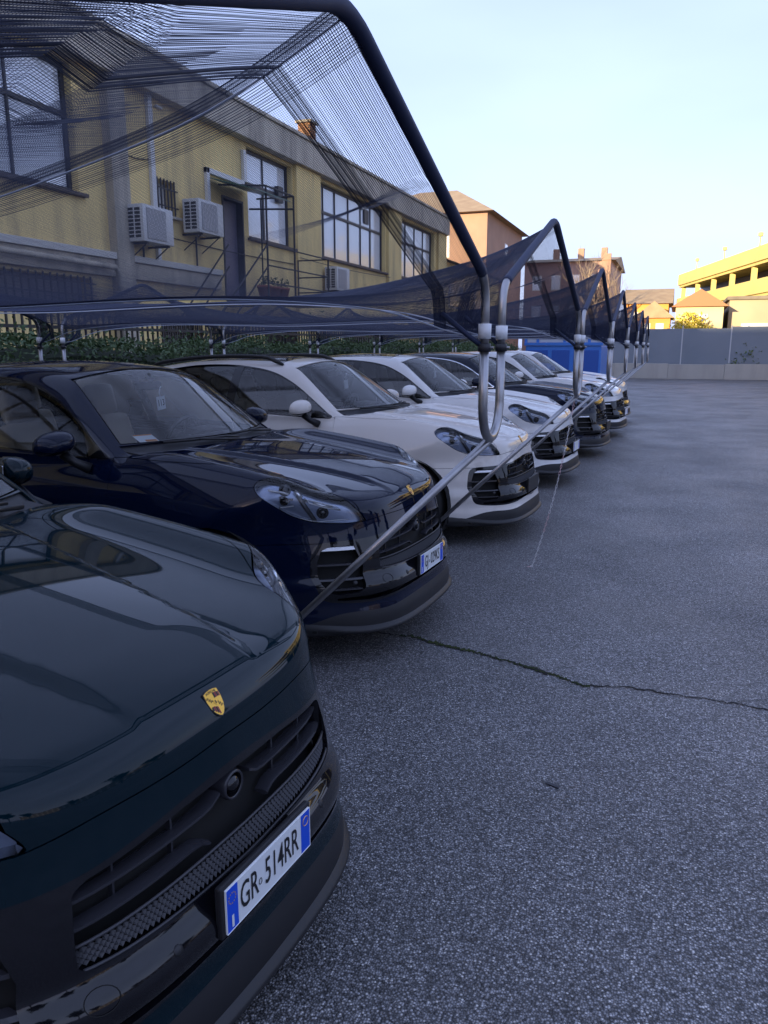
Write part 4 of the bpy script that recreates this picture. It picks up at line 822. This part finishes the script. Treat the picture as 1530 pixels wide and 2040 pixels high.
for y0, y1 in ((4.3, 11.0),): Bp(MB().tube([(BX+.20, y0, 3.06), (BX+.20, y1-.12, 3.00), (BX+.20, y1-.03, 2.9), (BX+.20, y1-.03, .2)], .045, 8), 'downpipe', CONC, smooth=True)
def window(y0, y1, z0, z1, mull, tz):
    w = Bp(MB().box(BX-.20, BX-.13, y0, y0+.07, z0, z1), 'window', WFR); J = lambda m, n, mt, **k: Bp(m, n, mt, w, **k)
    J(MB().box(BX-.20, BX-.13, y1-.07, y1, z0, z1), 'frame', WFR); J(MB().box(BX-.20, BX-.13, y0+.07, y1-.07, z0, z0+.07), 'frame', WFR); J(MB().box(BX-.20, BX-.13, y0+.07, y1-.07, z1-.07, z1), 'frame', WFR)
    J(MB().box(BX-.195, BX-.125, y0+.07, y1-.07, tz-.035, tz+.035), 'transom', WFR)
    ms = [y0+.07]+mull+[y1-.07]
    for k, y in enumerate(mull):
        wd = .035 if k % 2 == 0 else .02
        J(MB().box(BX-.19, BX-.135, y-wd, y+wd, z0+.07, tz-.035), 'mullion', WFR); J(MB().box(BX-.19, BX-.135, y-.02, y+.02, tz+.035, z1-.07), 'mullion', WFR)
    for a, b in zip(ms, ms[1:]):
        for c, d in ((z0+.07, tz-.035), (tz+.035, z1-.07)):
            e = rnd.uniform(-.004, .004); p = MB().add([(BX-.165, a+.015, c), (BX-.165+e, b-.015, c), (BX-.165+e*.5, b-.015, d), (BX-.165-e*.6, a+.015, d)], [(0, 1, 2, 3)]); J(p, 'pane', PANE)
    J(MB().bbox(BX-.13, BX+.09, y0-.06, y1+.12, z0-.06, z0-.004, .01), 'sill', SILL)
    return w
for a in WIN: window(*a)
Bp(MB().box(BX-.17, BX-.12, 22.75, 23.1, 5.35, 5.75), 'vent_fan', WFR); Bp(MB().box(BX-.15, BX-.05, 17.15, 17.4, 5.05, 5.4), 'vent_box', WFR)
def barred(y0, y1, z0, z1, nb, nh, dark):
    w = Bp(MB().box(BX-.25, BX-.24, y0+.002, y1-.002, z0+.002, z1-.002), 'barred_window', dark)
    for k in range(nb): y = y0+(k+.5)*(y1-y0)/nb; Bp(MB().box(BX+.01, BX+.03, y-.011, y+.011, z0-.02, z1+.02), 'bar', IRON, w)
    for k in range(nh): z = z0+(k+.5)*(z1-z0)/nh; Bp(MB().box(BX+.031, BX+.045, y0-.03, y1+.03, z-.011, z+.011), 'bar', IRON, w)
    return w
LOWP = mat('dim_store_room', (.16, .15, .17), .6, noise=(3, .3, (.30, .27, .27)))
barred(*SW, 6, 2, PANE); barred(*LOW[0], 30, 3, LOWP); barred(*LOW[1], 30, 3, LOWP)
for l in LOW[2:]: barred(*l, int((l[1]-l[0])/.14), 2, LOWP)
Bp(MB().bbox(BX-.06, BX+.08, SW[0]-.06, SW[1]+.1, SW[2]-.05, SW[2]-.004, .008), 'sill', CONC)
d = Bp(MB().bbox(BX-.20, BX-.13, DR[0]+.05, DR[1]-.05, DR[2], DR[3]-.05, .01), 'door', DOORM)
for a, b in ((DR[0], DR[0]+.047), (DR[1]-.047, DR[1])): Bp(MB().box(BX-.22, BX+.02, a+.001, b, DR[2], DR[3]-.001), 'door_frame', IRON, d)
Bp(MB().box(BX-.22, BX+.02, DR[0]+.05, DR[1]-.05, DR[3]-.047, DR[3]-.002), 'door_frame', IRON, d); Bp(MB().bbox(BX-.13, BX-.06, DR[0]+.12, DR[0]+.16, 3.70, 3.85, .008), 'door_handle', IRON, d)
for P, r in (([(BX+.06, 12.24, 6.0), (BX+.06, 12.27, 4.15)], .045), ([(BX+.06, 12.30, 3.85), (BX+.06, 12.30, 3.2)], .045), ([(BX+.06, 14.0, 4.30), (BX+.06, 14.0, 5.12), (BX+.06, 15.44, 5.12), (BX+.06, 15.44, 5.75)], .05)):
    for p, q in zip(P, P[1:]):
        lo = [min(p[i], q[i])-(r if i else 0) for i in range(3)]; hi = [max(p[i], q[i])+(r if i else 0) for i in range(3)]; Bp(MB().bbox(BX+.003, BX+.003+r*1.5, lo[1], hi[1], lo[2], hi[2], .006), 'conduit', PIPE)
Bp(MB().box(BX+.003, BX+.06, 12.45, 12.62, 5.86, 5.9), 'conduit', PIPE)
# chimney of small bricks on the roof edge
chm = empty('chimney', (BX-.05, 18.75, 6.68), 0, 'small brick chimney standing on the yellow building roof edge', 'chimney')
BRK = mat('chimney_brick', (.36, .17, .09), .9, noise=(8, .4, (.45, .26, .13)), bump=(40, .3, .01)); MORT = mat('mortar', (.30, .27, .22), .95)
MB().box(-.15, .15, -.15, .15, 0, .44).build('core', MORT, chm)
for row in range(7):
    for s in range(4):
        for k in range(2):
            w = .15; off = (k-.5)*w+(.02 if row % 2 else -.02)*(1 if s < 2 else -1); z = row*.062+.004
            b = (MB().box(.146, .168, off-.07, off+.07, z, z+.052), MB().box(-.168, -.146, off-.07, off+.07, z, z+.052), MB().box(off-.07, off+.07, .146, .168, z, z+.052), MB().box(off-.07, off+.07, -.168, -.146, z, z+.052))[s]; b.build('brick', BRK, chm)
MB().bbox(-.22, .22, -.22, .22, .44, .50, .01).build('cap', CONC, chm)
# air conditioners
def aircon(y0, zt, label, w=.84, h=.60, dp=.36):
    t = empty('air_conditioner', (BX+.10, y0, zt-h), 0, label, 'air conditioner', 'air conditioners on the yellow building'); WH = mat('ac_casing', (.62, .62, .61), .5)
    MB().bbox(0, dp, 0, w, 0, h, .015).build('casing', WH, t, autosmooth=40)
    for c in range(2):
        for r in range(8): MB().box(.05+c*.14, .05+c*.14+.11, -.004, .004, .06+r*.062, .06+r*.062+.045).build('side_slot', IRON, t)
    MB().bbox(dp-.004, dp+.012, .09, w-.22, .05, h-.05, .006).build('fan_grille', mat('ac_grille', (.33, .33, .34), .6), t)
    for k in range(22): z = .06+k*(h-.12)/21; MB().box(dp+.012, dp+.016, .10, w-.23, z-.003, z+.003).build('grille_bar', WH, t)
    for yb in (.12, w-.12):
        MB().box(-.10, dp-.02, yb-.02, yb+.02, -.035, -.003).build('bracket', IRON, t); MB().tube([(-.085, yb, -.30), (dp-.06, yb, -.035)], .012, 6).build('bracket_brace', IRON, t)
    return t
aircon(11.35, 4.06, 'white air conditioner left of the small barred window'); aircon(13.02, 4.42, 'white air conditioner next to the door under the green awning'); aircon(19.35, 3.78, 'white air conditioner low under the long window')
for y, z in ((11.85, 3.42), (13.5, 3.80)): Bp(MB().tube([(BX+.05, y, z), (BX+.05, y, z-.55)], .02, 6), 'drain_pipe', IRON)
for P in ([(BX+.02, 12.2, 3.72), (BX+.03, 14.4, 3.62), (BX+.02, 17.9, 3.70)], [(BX+.12, 17.9, 3.86), (BX+.3, 20.5, 3.74), (BX+.12, 24.4, 3.9)], [(BX+.02, 11.5, 4.9), (BX+.02, 11.9, 4.86), (BX+.02, 12.2, 4.95)]):
    Bp(MB().tube([Vector(P[0]).lerp(Vector(P[1]), t/8).lerp(Vector(P[1]).lerp(Vector(P[2]), t/8), t/8) for t in range(9)], .009, 5), 'cable', IRON)
# outside stair, landing and awning
stair = empty('iron_stair', (BX, 15, 0), 0, 'iron outside stair with railings up to the grey violet door', 'stair')
LZ = 2.70; XO = -8.0
def St(m, n, mt, par=None, **k): m.V = [(v[0]-BX, v[1]-15, v[2]) for v in m.V]; return m.build(n, mt, par or stair, **k)
St(MB().box(BX+.18, XO, 14.3, 17.7, LZ-.06, LZ), 'landing', IRON)
def bar(p, q, r=.02, n='railing'): return St(MB().tube([p, q], r, 6), n, IRON)
for y in (14.62, 15.84, 17.6): bar((XO, y, LZ), (XO, y, 4.88 if y < 17 else 3.75), .024, 'post')
bar((BX+.2, 15.84, LZ), (BX+.2, 15.84, 4.88), .02, 'post'); bar((BX+.2, 17.6, LZ), (BX+.2, 17.6, 3.75), .02, 'post')
for z in (4.88,):
    bar((XO, 14.62, z), (XO, 15.84, z)); bar((BX+.1, 14.3, z+.02), (XO, 14.62, z)); bar((BX+.1, 15.84, z), (XO, 15.84, z)); bar((BX+.1, 15.5, 4.62), (XO, 15.84, 4.62))
for z in (3.75, 3.35, 3.0): bar((XO, 14.62, z), (XO, 17.6, z), .016); bar((XO, 17.6, z), (BX+.18, 17.6, z), .016)
for x in (XO, BX+.25):
    for dz in (1.05, .62): bar((x, 14.62 if x == XO else 14.35, LZ+dz), (x, 11.9, LZ+dz-2.1), .018, 'handrail')
    bar((x, 14.3, LZ-.04), (x, 11.6, .0), .03, 'stringer')
for k in range(14): y = 14.2-k*.19; z = LZ-.17-k*.185; St(MB().box(BX+.26, XO-.01, y-.13, y+.13, z-.02, z), 'tread', IRON)
aw = MB().add([(BX+.05, 14.05, 5.0), (BX+.05, 15.5, 5.0), (XO+.1, 15.5, 4.72), (XO+.1, 14.05, 4.72), (BX+.05, 14.05, 4.985), (BX+.05, 15.5, 4.985), (XO+.1, 15.5, 4.705), (XO+.1, 14.05, 4.705)], [(0, 1, 2, 3), (7, 6, 5, 4), (0, 4, 5, 1), (1, 5, 6, 2), (2, 6, 7, 3), (3, 7, 4, 0)]); St(aw, 'awning', mat('green_sheet', (.06, .16, .13), .4))
TER = mat('terracotta', (.38, .13, .07), .8); LEAF = mat('pot_leaf', (.05, .07, .03), .7)
for k, (y, lab) in enumerate(((14.85, 'terracotta pot on the stair landing nearest the door'), (15.25, 'terracotta pot in the middle of the stair landing'), (15.65, 'terracotta pot at the far end of the stair landing'))):
    p = empty('flower_pot', (XO-.22, y, LZ), 0, lab, 'flower pot', 'pots on the stair landing'); MB().lathe([(0, 0), (.10, 0), (.15, .22), (.165, .22), (.165, .27), (.14, .27), (.13, .22), (0, .22)], 16).build('pot', TER, p, True)
    m = MB()
    for j in range(70):
        a = rnd.random()*6.28; rr = rnd.random()*.15; zz = .24+rnd.random()*.22; r = .03; c = Vector((rr*math.cos(a), rr*math.sin(a), zz)); u = Vector((rnd.uniform(-1, 1), rnd.uniform(-1, 1), rnd.uniform(-.3, 1))).normalized()*r; w = u.orthogonal().normalized()*r*.5
        m.add([c-u, c+w, c+u, c-w], [(0, 1, 2, 3)])
    m.build('plant', LEAF, p)['kind'] = 'stuff'

# ================================================================ hedge and fence
def leaf_mat(name, c1, c2):
    m = mat(name, c1, .6, noise=(3.5, .5, c2)); return m
HEDGE = leaf_mat('hedge_leaf', (.035, .075, .024), (.075, .12, .04)); WOODB = mat('hedge_wood', (.05, .035, .025), .9)
hed = empty('hedge', (-6.45, 17, 0), 0, 'clipped green hedge running behind the parked cars', 'hedge')
def leaves(n, fn, size):
    C = np.array([fn() for _ in range(n)]); U = np.random.RandomState(3).normal(size=(n, 3)); U /= np.linalg.norm(U, axis=1)[:, None]; W = np.cross(U, np.random.RandomState(4).normal(size=(n, 3))); W /= np.linalg.norm(W, axis=1)[:, None]
    s = np.array([rnd.uniform(.6, 1.3)*size for _ in range(n)])[:, None]; V = np.stack([C-U*s, C+W*s*.45, C+U*s, C-W*s*.45], 1).reshape(-1, 3); F = np.arange(4*n).reshape(-1, 4); return V, F
def hp():
    while True:
        y = rnd.uniform(-13.5, 14.5); top = 1.72+.06*math.sin(y*1.7)+.05*math.sin(y*4.1+1)+.03*math.sin(y*9); 
        k = rnd.random()
        if k < .45: return (rnd.gauss(0, .26), y, top+rnd.gauss(0, .035)+(rnd.expovariate(9) if rnd.random() < .12 else 0))
        return (.42+rnd.gauss(0, .05), y, rnd.uniform(.3, top))
V, F = leaves(52000, hp, .030); o = obj('foliage', V, F, HEDGE, hed); o['kind'] = 'stuff'
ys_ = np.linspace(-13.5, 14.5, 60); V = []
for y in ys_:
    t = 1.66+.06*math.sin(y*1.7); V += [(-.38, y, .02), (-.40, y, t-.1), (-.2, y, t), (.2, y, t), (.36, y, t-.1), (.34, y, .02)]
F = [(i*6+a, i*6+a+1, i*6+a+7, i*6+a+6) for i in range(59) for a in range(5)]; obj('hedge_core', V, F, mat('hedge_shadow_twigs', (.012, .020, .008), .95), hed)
fen = empty('iron_fence', (-7.15, 17, 0), 0, 'dark iron picket fence behind the hedge', 'fence')
pk = MB().box(-.011, .011, -.011, .011, .05, 2.12).build('picket', IRON, fen); pk.location = (0, -12.5, 0)
for k in range(1, 240): c = pk.copy(); link(c, fen); c.location = (0, -12.5+k*.115, 0)
for z in (.35, 1.95): MB().box(.012, .035, -12.6, 15.2, z-.02, z+.02).build('rail', IRON, fen)
p0 = MB().box(-.045, .045, -.045, .045, 0, 2.25).build('fence_post', IRON, fen); p0.location = (-.06, -12.6, 0)
for k in range(1, 10): c = p0.copy(); link(c, fen); c.location = (-.06, -12.6+k*3.1, 0)

# ================================================================ far end: container, wall, houses, trees
BLU = mat('skip_blue', (.03, .16, .55), .5, noise=(3, .4, (.045, .19, .58))); BLUD = mat('skip_blue_dark', (.015, .08, .36), .6); GRYP = mat('pale_panel', (.42, .46, .52), .6)
sk = empty('blue_container', (-4.03, 30, 0), 0, 'blue steel waste container at the end of the car row', 'container')
MB().bbox(-1.40, 1.40, 0, 3.2, .15, 1.74, .03).build('body', BLU, sk)
for x0, x1 in ((-1.30, -.55), (-.40, .25), (.42, 1.32)): MB().bbox(x0, x1, -.03, .012, .45, 1.58, .01).build('panel', BLUD, sk)
MB().bbox(-1.45, 1.45, -.06, .10, 1.745, 1.86, .015).build('top_rim', BLU, sk)
for x in (-1.40, -.95, .05, .95, 1.38): MB().box(x-.05, x+.05, .0, .09, 1.862, 2.75).build('post', BLU, sk)
for a, b in ((-1.35, -1.0), (-.9, 0), (.1, .9), (1.0, 1.33)): MB().box(a+.005, b-.005, .03, .06, 1.87, 2.7).build('upper_panel', GRYP, sk)
for x in (-1.1, 1.1): MB().bbox(x-.12, x+.12, .2, 3.0, 0, .149, .01).build('skid', IRON, sk)
LWAL = stain(mat('pale_rendered_wall', (.42, .42, .40), .9, noise=(.6, .5, (.34, .35, .34))), .5, (.24, .24, .24), .6); MESHF = mat('grey_screen', (.20, .24, .30), .8, noise=(.5, .5, (.15, .19, .24)))
w = empty('end_wall', (6, 45, 0), 0, 'low pale wall closing the far end of the car park', 'wall')
for k in range(10): MB().bbox(-12+k*2.8+.004, -12+(k+1)*2.8-.004, -.12, .12, 0, .80+.02*math.sin(k*2.3), .015).build('wall_panel', LWAL, w)
sc = empty('screen_fence', (6, 45.2, 0), 0, 'grey screen fence standing behind the low end wall', 'fence')
for k in range(12): MB().box(-13+k*2.4+.03, -13+(k+1)*2.4-.03, -.01, .02, .2, 2.68+.06*math.sin(k*1.9)).build('screen_panel', MESHF, sc); MB().box(-13+k*2.4-.03, -13+k*2.4+.028, -.03, .05, 0, 2.8).build('post', GRYP, sc)

def house(name, label, x0, x1, y0, y1, ze, zr, wm, rm, ridge='x', over=.4, wins=(), cat='building', frm=None):
    h = empty(name, ((x0+x1)/2, (y0+y1)/2, 0), 0, label, cat); cx, cy = (x0+x1)/2, (y0+y1)/2; a, b = (x1-x0)/2, (y1-y0)/2
    MB().box(-a, a, -b, b, 0, ze).build('wall', wm, h)
    A, B = a+over, b+over; t = .12
    if ridge == 'hip': k = min(A, B)*.75; V = [(-A, -B, ze+.003), (A, -B, ze+.003), (A, B, ze+.003), (-A, B, ze+.003), (-A+k, 0, zr), (A-k, 0, zr)]; F = [(0, 1, 5, 4), (1, 2, 5), (2, 3, 4, 5), (3, 0, 4), (3, 2, 1, 0)]
    elif ridge == 'x': V = [(-A, -B, ze+.003), (A, -B, ze+.003), (A, B, ze+.003), (-A, B, ze+.003), (-A, 0, zr), (A, 0, zr)]; F = [(0, 1, 5, 4), (2, 3, 4, 5), (1, 2, 5), (3, 0, 4), (3, 2, 1, 0)]
    elif ridge == 'y': V = [(-A, -B, ze+.003), (A, -B, ze+.003), (A, B, ze+.003), (-A, B, ze+.003), (0, -B, zr), (0, B, zr)]; F = [(0, 4, 5, 3), (1, 2, 5, 4), (0, 1, 4), (2, 3, 5), (3, 2, 1, 0)]
    else: V = None
    if V: obj('roof', V, F, rm, h)
    else: MB().bbox(-A, A, -B, B, ze+.003, zr, .05).build('roof', rm, h)
    for face, u, z, ww, hh in wins:
        if face == 'f': m = MB().box(u-ww/2, u+ww/2, -b-.02, -b+.05, z, z+hh); n = MB().box(u-ww/2+.08, u+ww/2-.08, -b-.05, -b-.021, z+.08, z+hh-.08)
        else: m = MB().box(a-.05, a+.02, u-ww/2, u+ww/2, z, z+hh); n = MB().box(a+.021, a+.05, u-ww/2+.08, u+ww/2-.08, z+.08, z+hh-.08)
        wo = m.build('window', frm or WPL, h); n.build('pane', PANE, wo)
    return h
BRICK = mat('far_brick', (.36, .23, .17), .9, noise=(.8, .5, (.30, .19, .14))); TILE = mat('far_tile', (.36, .28, .18), .9, noise=(1.5, .5, (.26, .19, .12))); ORG = mat('far_orange', (.60, .30, .08), .9, noise=(.5, .4, (.52, .25, .07))); CREAM = mat('far_cream', (.62, .52, .30), .9); FYEL = mat('far_yellow', (.66, .55, .20), .9, noise=(.4, .4, (.60, .48, .18))); PINK = mat('far_pink', (.42, .28, .24), .9, noise=(.4, .5, (.36, .23, .2))); DGL = mat('far_dark_opening', (.03, .03, .04), .4); ROOFD = stain(mat('grey_roof', (.16, .14, .12), .9, noise=(.8, .5, (.22, .19, .15))), .5, (.08, .07, .06), .6)
house('brick_house', 'tall brick house with hipped ochre roof above the yellow building', -26, -14.1, 60, 74, 11.6, 14.6, BRICK, TILE, 'hip', .6, [('f', -4, 8.4, 1.1, 1.7), ('f', -1, 8.4, 1.1, 1.7), ('f', 2.5, 8.4, 1.1, 1.7), ('f', -4, 5, 1.1, 1.7), ('f', 0, 5, 1.1, 1.7), ('f', 3.5, 5, 1.1, 1.7), ('r', 0, 8.4, 1.1, 1.7), ('r', 4, 8.4, 1.1, 1.7)])
house('long_shed', 'low shed with dark pitched roof joined to the end of the yellow building', -22, -9.6, 32, 44, 5.3, 7.6, YEL, ROOFD, 'y', .3, [('r', -3, 3.4, 2.4, 1.4), ('r', 1.5, 3.4, 2.4, 1.4)])
hh = house('terraced_block', 'long pink block with chimneys behind the canopy peaks', -14.5, -6.4, 78, 92, 9.6, 10.6, PINK, TILE, 'x', .4, [('f', -2.8+k*1.8, z, .9, 1.4) for k in range(4) for z in (4.2, 7.0)])
for x in (-2, 0.5, 2.8): MB().box(x-.3, x+.3, -.8, -.2, 9.9, 11.5).build('chimney', BRICK, hh)
MB().box(3.2, 4.05, -7.3, -7.02, 0, 10.2).build('brick_pier', BRICK, hh)
h2 = house('orange_house', 'orange gabled house sunlit beyond the end wall', -4.6, -1.0, 74, 82, 5.4, 6.9, ORG, TILE, 'x', .35, [('f', -1.1, 3.6, .8, 1.1), ('f', .2, 3.6, .8, 1.1), ('f', 1.2, 3.6, .6, 1.0)])
house('ochre_house', 'small ochre house in front of the orange gabled one', -3.2, -.7, 66, 72, 3.9, 5.2, ORG, TILE, 'y', .3, [('f', -.5, 2.6, .6, .9), ('f', .5, 2.6, .6, .9)])
house('white_shed', 'bright gabled shed just beyond the end wall', -.25, 2.25, 48, 55, 3.9, 4.85, CREAM, mat('shed_tile', (.35, .17, .09), .9), 'y', .25, [('f', .2, 3.0, .5, .5)])
house('garage_row', 'long beige garage beside the bright gabled shed', 2.6, 14, 49.5, 56, 4.3, 4.5, mat('far_beige', (.40, .34, .24), .9, noise=(.5, .4, (.34, .28, .2))), ROOFD, 'flat', .15, [('f', -4+k*2.7, 1.0, 2.0, 2.0) for k in range(4)])
# car park building with long parapets running away to the left
dck = empty('parking_deck', (-.3, 90, 0), R(13.4), 'yellow open parking deck with long parapet bands at the right', 'building')
for k, z in enumerate((8.0, 5.6, 3.2)):
    MB().bbox(0, 14, -62, 0, z-.25, z, .02).build('deck', FYEL, dck)
    MB().bbox(-.15, .08, -62, .1, z-.02, z+1.07, .03).build('parapet', FYEL, dck)
    MB().box(2.2, 2.5, -62, 0, z-2.15 if k < 2 else 0, z-.26).build('back_wall', DGL, dck)
    for j in range(12): MB().box(.15, .5, -.6-j*5.4-.2, -.6-j*5.4+.2, (z-2.4) if k < 2 else 0, z-.253).build('column', FYEL, dck)
for j in range(5): MB().lathe([(.06, 0), (.05, 1.0), (.2, 1.05), (.2, 1.3), (0, 1.35)], 10, 'z', (.6, -4-j*9, 9.0)).build('roof_lamp', FYEL, dck)
# yellow shrub and bare trees
def shrub(x, y, h, r, m, label, n=2600, size=.10):
    t = empty('shrub', (x, y, 0), 0, label, 'shrub'); 
    def f():
        while True:
            a, b, c = rnd.uniform(-1, 1), rnd.uniform(-1, 1), rnd.uniform(0, 1)
            if .35 < a*a+b*b+c*c < 1+.2*rnd.random(): return (a*r, b*r, .15+c*h)
    V, F = leaves(n, f, size); obj('crown', V, F, m, t)['kind'] = 'stuff'
    s = MB()
    for k in range(5): a = k*1.3; s.tube([(0, 0, 0), (.3*r*math.cos(a), .3*r*math.sin(a), h*.4), (.6*r*math.cos(a), .6*r*math.sin(a), h*.8)], [.05, .035, .012], 6)
    s.build('stem', WOODB, t, True)
shrub(.55, 47.3, 3.4, 1.5, leaf_mat('yellow_leaf', (.42, .34, .03), (.55, .46, .06)), 'yellow shrub in front of the bright shed', 3400, .10)
shrub(3.4, 46.6, 2.6, 1.7, leaf_mat('green_leaf', (.05, .09, .03), (.09, .13, .04)), 'green shrub behind the end wall under the parking deck', 2600, .09)
def tree(x, y, h, label, seed, leafm=None, nl=0, spread=.5, bark=None):
    rr = random.Random(seed); t = empty('tree', (x, y, 0), 0, label, 'tree'); tips = []; bk = bark or mat('bark', (.10, .075, .055), .9)
    def br(m, p, d, L, r, lev):
        n = 4; pts = [p]; rs = [r]
        for k in range(n): d = (d+Vector((rr.gauss(0, .10), rr.gauss(0, .10), rr.gauss(.03, .05)))).normalized(); p = p+d*L/n; pts.append(p); rs.append(r*(1-.45*(k+1)/n))
        m.tube(pts, rs, 6 if lev < 2 else 4, False); tips.append(p)
        if lev < 4:
            for k in range(4 if lev else 6):
                a = rr.random()*6.28; i = rr.randint(1, n) if lev else rr.randint(2, n); q = pts[i]; s = Vector((math.cos(a), math.sin(a), rr.uniform(.2, .9))).normalized(); br(m, q, (d*(1-spread)+s*spread).normalized(), L*rr.uniform(.5, .72), rs[i]*.62, lev+1)
    m = MB(); br(m, Vector((0, 0, 0)), Vector((0, 0, 1)), h*.45, h*.022, 0); m.build('trunk', bk, t, True)
    if leafm:
        def f(): p = rr.choice(tips); return (p.x+rr.gauss(0, h*.035), p.y+rr.gauss(0, h*.035), p.z+rr.gauss(0, h*.03))
        V, F = leaves(nl, f, h*.016); obj('crown', V, F, leafm, t)['kind'] = 'stuff'
    return t
tree(-6.2, 72, 11.5, 'bare tree standing beside the pink block', 5, bark=mat('pale_bark', (.24, .19, .15), .9)); tree(-7.6, 76, 12, 'bare tree just in front of the pink block', 9, bark=mat('pale_bark2', (.22, .18, .15), .9))
# ================================================================ out of view: terrace, trees, and a block added to shade the lot
BLK_W = stain(mat('block_render', (.30, .27, .23), .9, noise=(.4, .5, (.25, .22, .19))), .5, (.26, .22, .18), .5)
def apartment(name, label, loc, rz, half, depth, h, cols, floors):
    block = empty(name, loc, rz, label, 'building')          # facade looks along local +Y
    MB().box(-half, half, -depth, 0, 0, h).build('wall', BLK_W, block); MB().bbox(-half-.4, half+.4, -depth-.4, .4, h+.003, h+.45, .05).build('roof', ROOFD, block)
    f0 = MB().box(-.6, .6, -.05, .03, 0, 1.5).build('window', WPL, block); MB().box(-.52, .52, .031, .05, .08, 1.42).build('pane', PANE, f0); MB().bbox(-.72, .72, .035, .16, -.09, -.005, .01).build('sill', CONC, f0)
    for fl in range(floors):
        for k in range(cols):
            c = f0 if fl == 0 and k == 0 else copy_tree(f0, block); c.location = (-half+(k+.5)*2*half/cols, 0, 1.2+fl*2.95)
    return block
apartment('sun_blocker', 'unseen tall block added behind the viewer to shade the car park', (-16, -80, 0), 0, 62, 14, 21.2, 38, 7)  # added to keep sun off the lot, widened to cut horizon glow
apartment('terrace_row', 'two storey rendered terrace across the lane', (78, 6, 0), R(90), 40, 9, 6.2, 22, 2)
DARKL = leaf_mat('evergreen_leaf', (.018, .035, .014), (.04, .06, .022))
for k, (x, y, h) in enumerate(((4, -24, 9.0), (11, -22, 8.0), (17.5, -19, 9.5), (22, -12, 7.5))):
    tree(x, y, h, ('tall evergreen behind the viewer beside the lane', 'second evergreen behind the viewer', 'widest evergreen behind the viewer', 'evergreen at the lane corner behind the viewer')[k], 40+k, DARKL, 14000, .55)
for k, (x, y, h) in enumerate(((30, -10, 6.0), (33, 2, 4.8), (31, 12, 6.5), (34, 20, 5.2), (31, 29, 5.8))):
    tree(x, y, h, ('leafy tree across the lane nearest the viewer', 'second leafy tree across the lane', 'tallest leafy tree across the lane', 'fourth leafy tree across the lane', 'leafy tree at the far end of the lane')[k], 20+k, DARKL, 9000, .55)
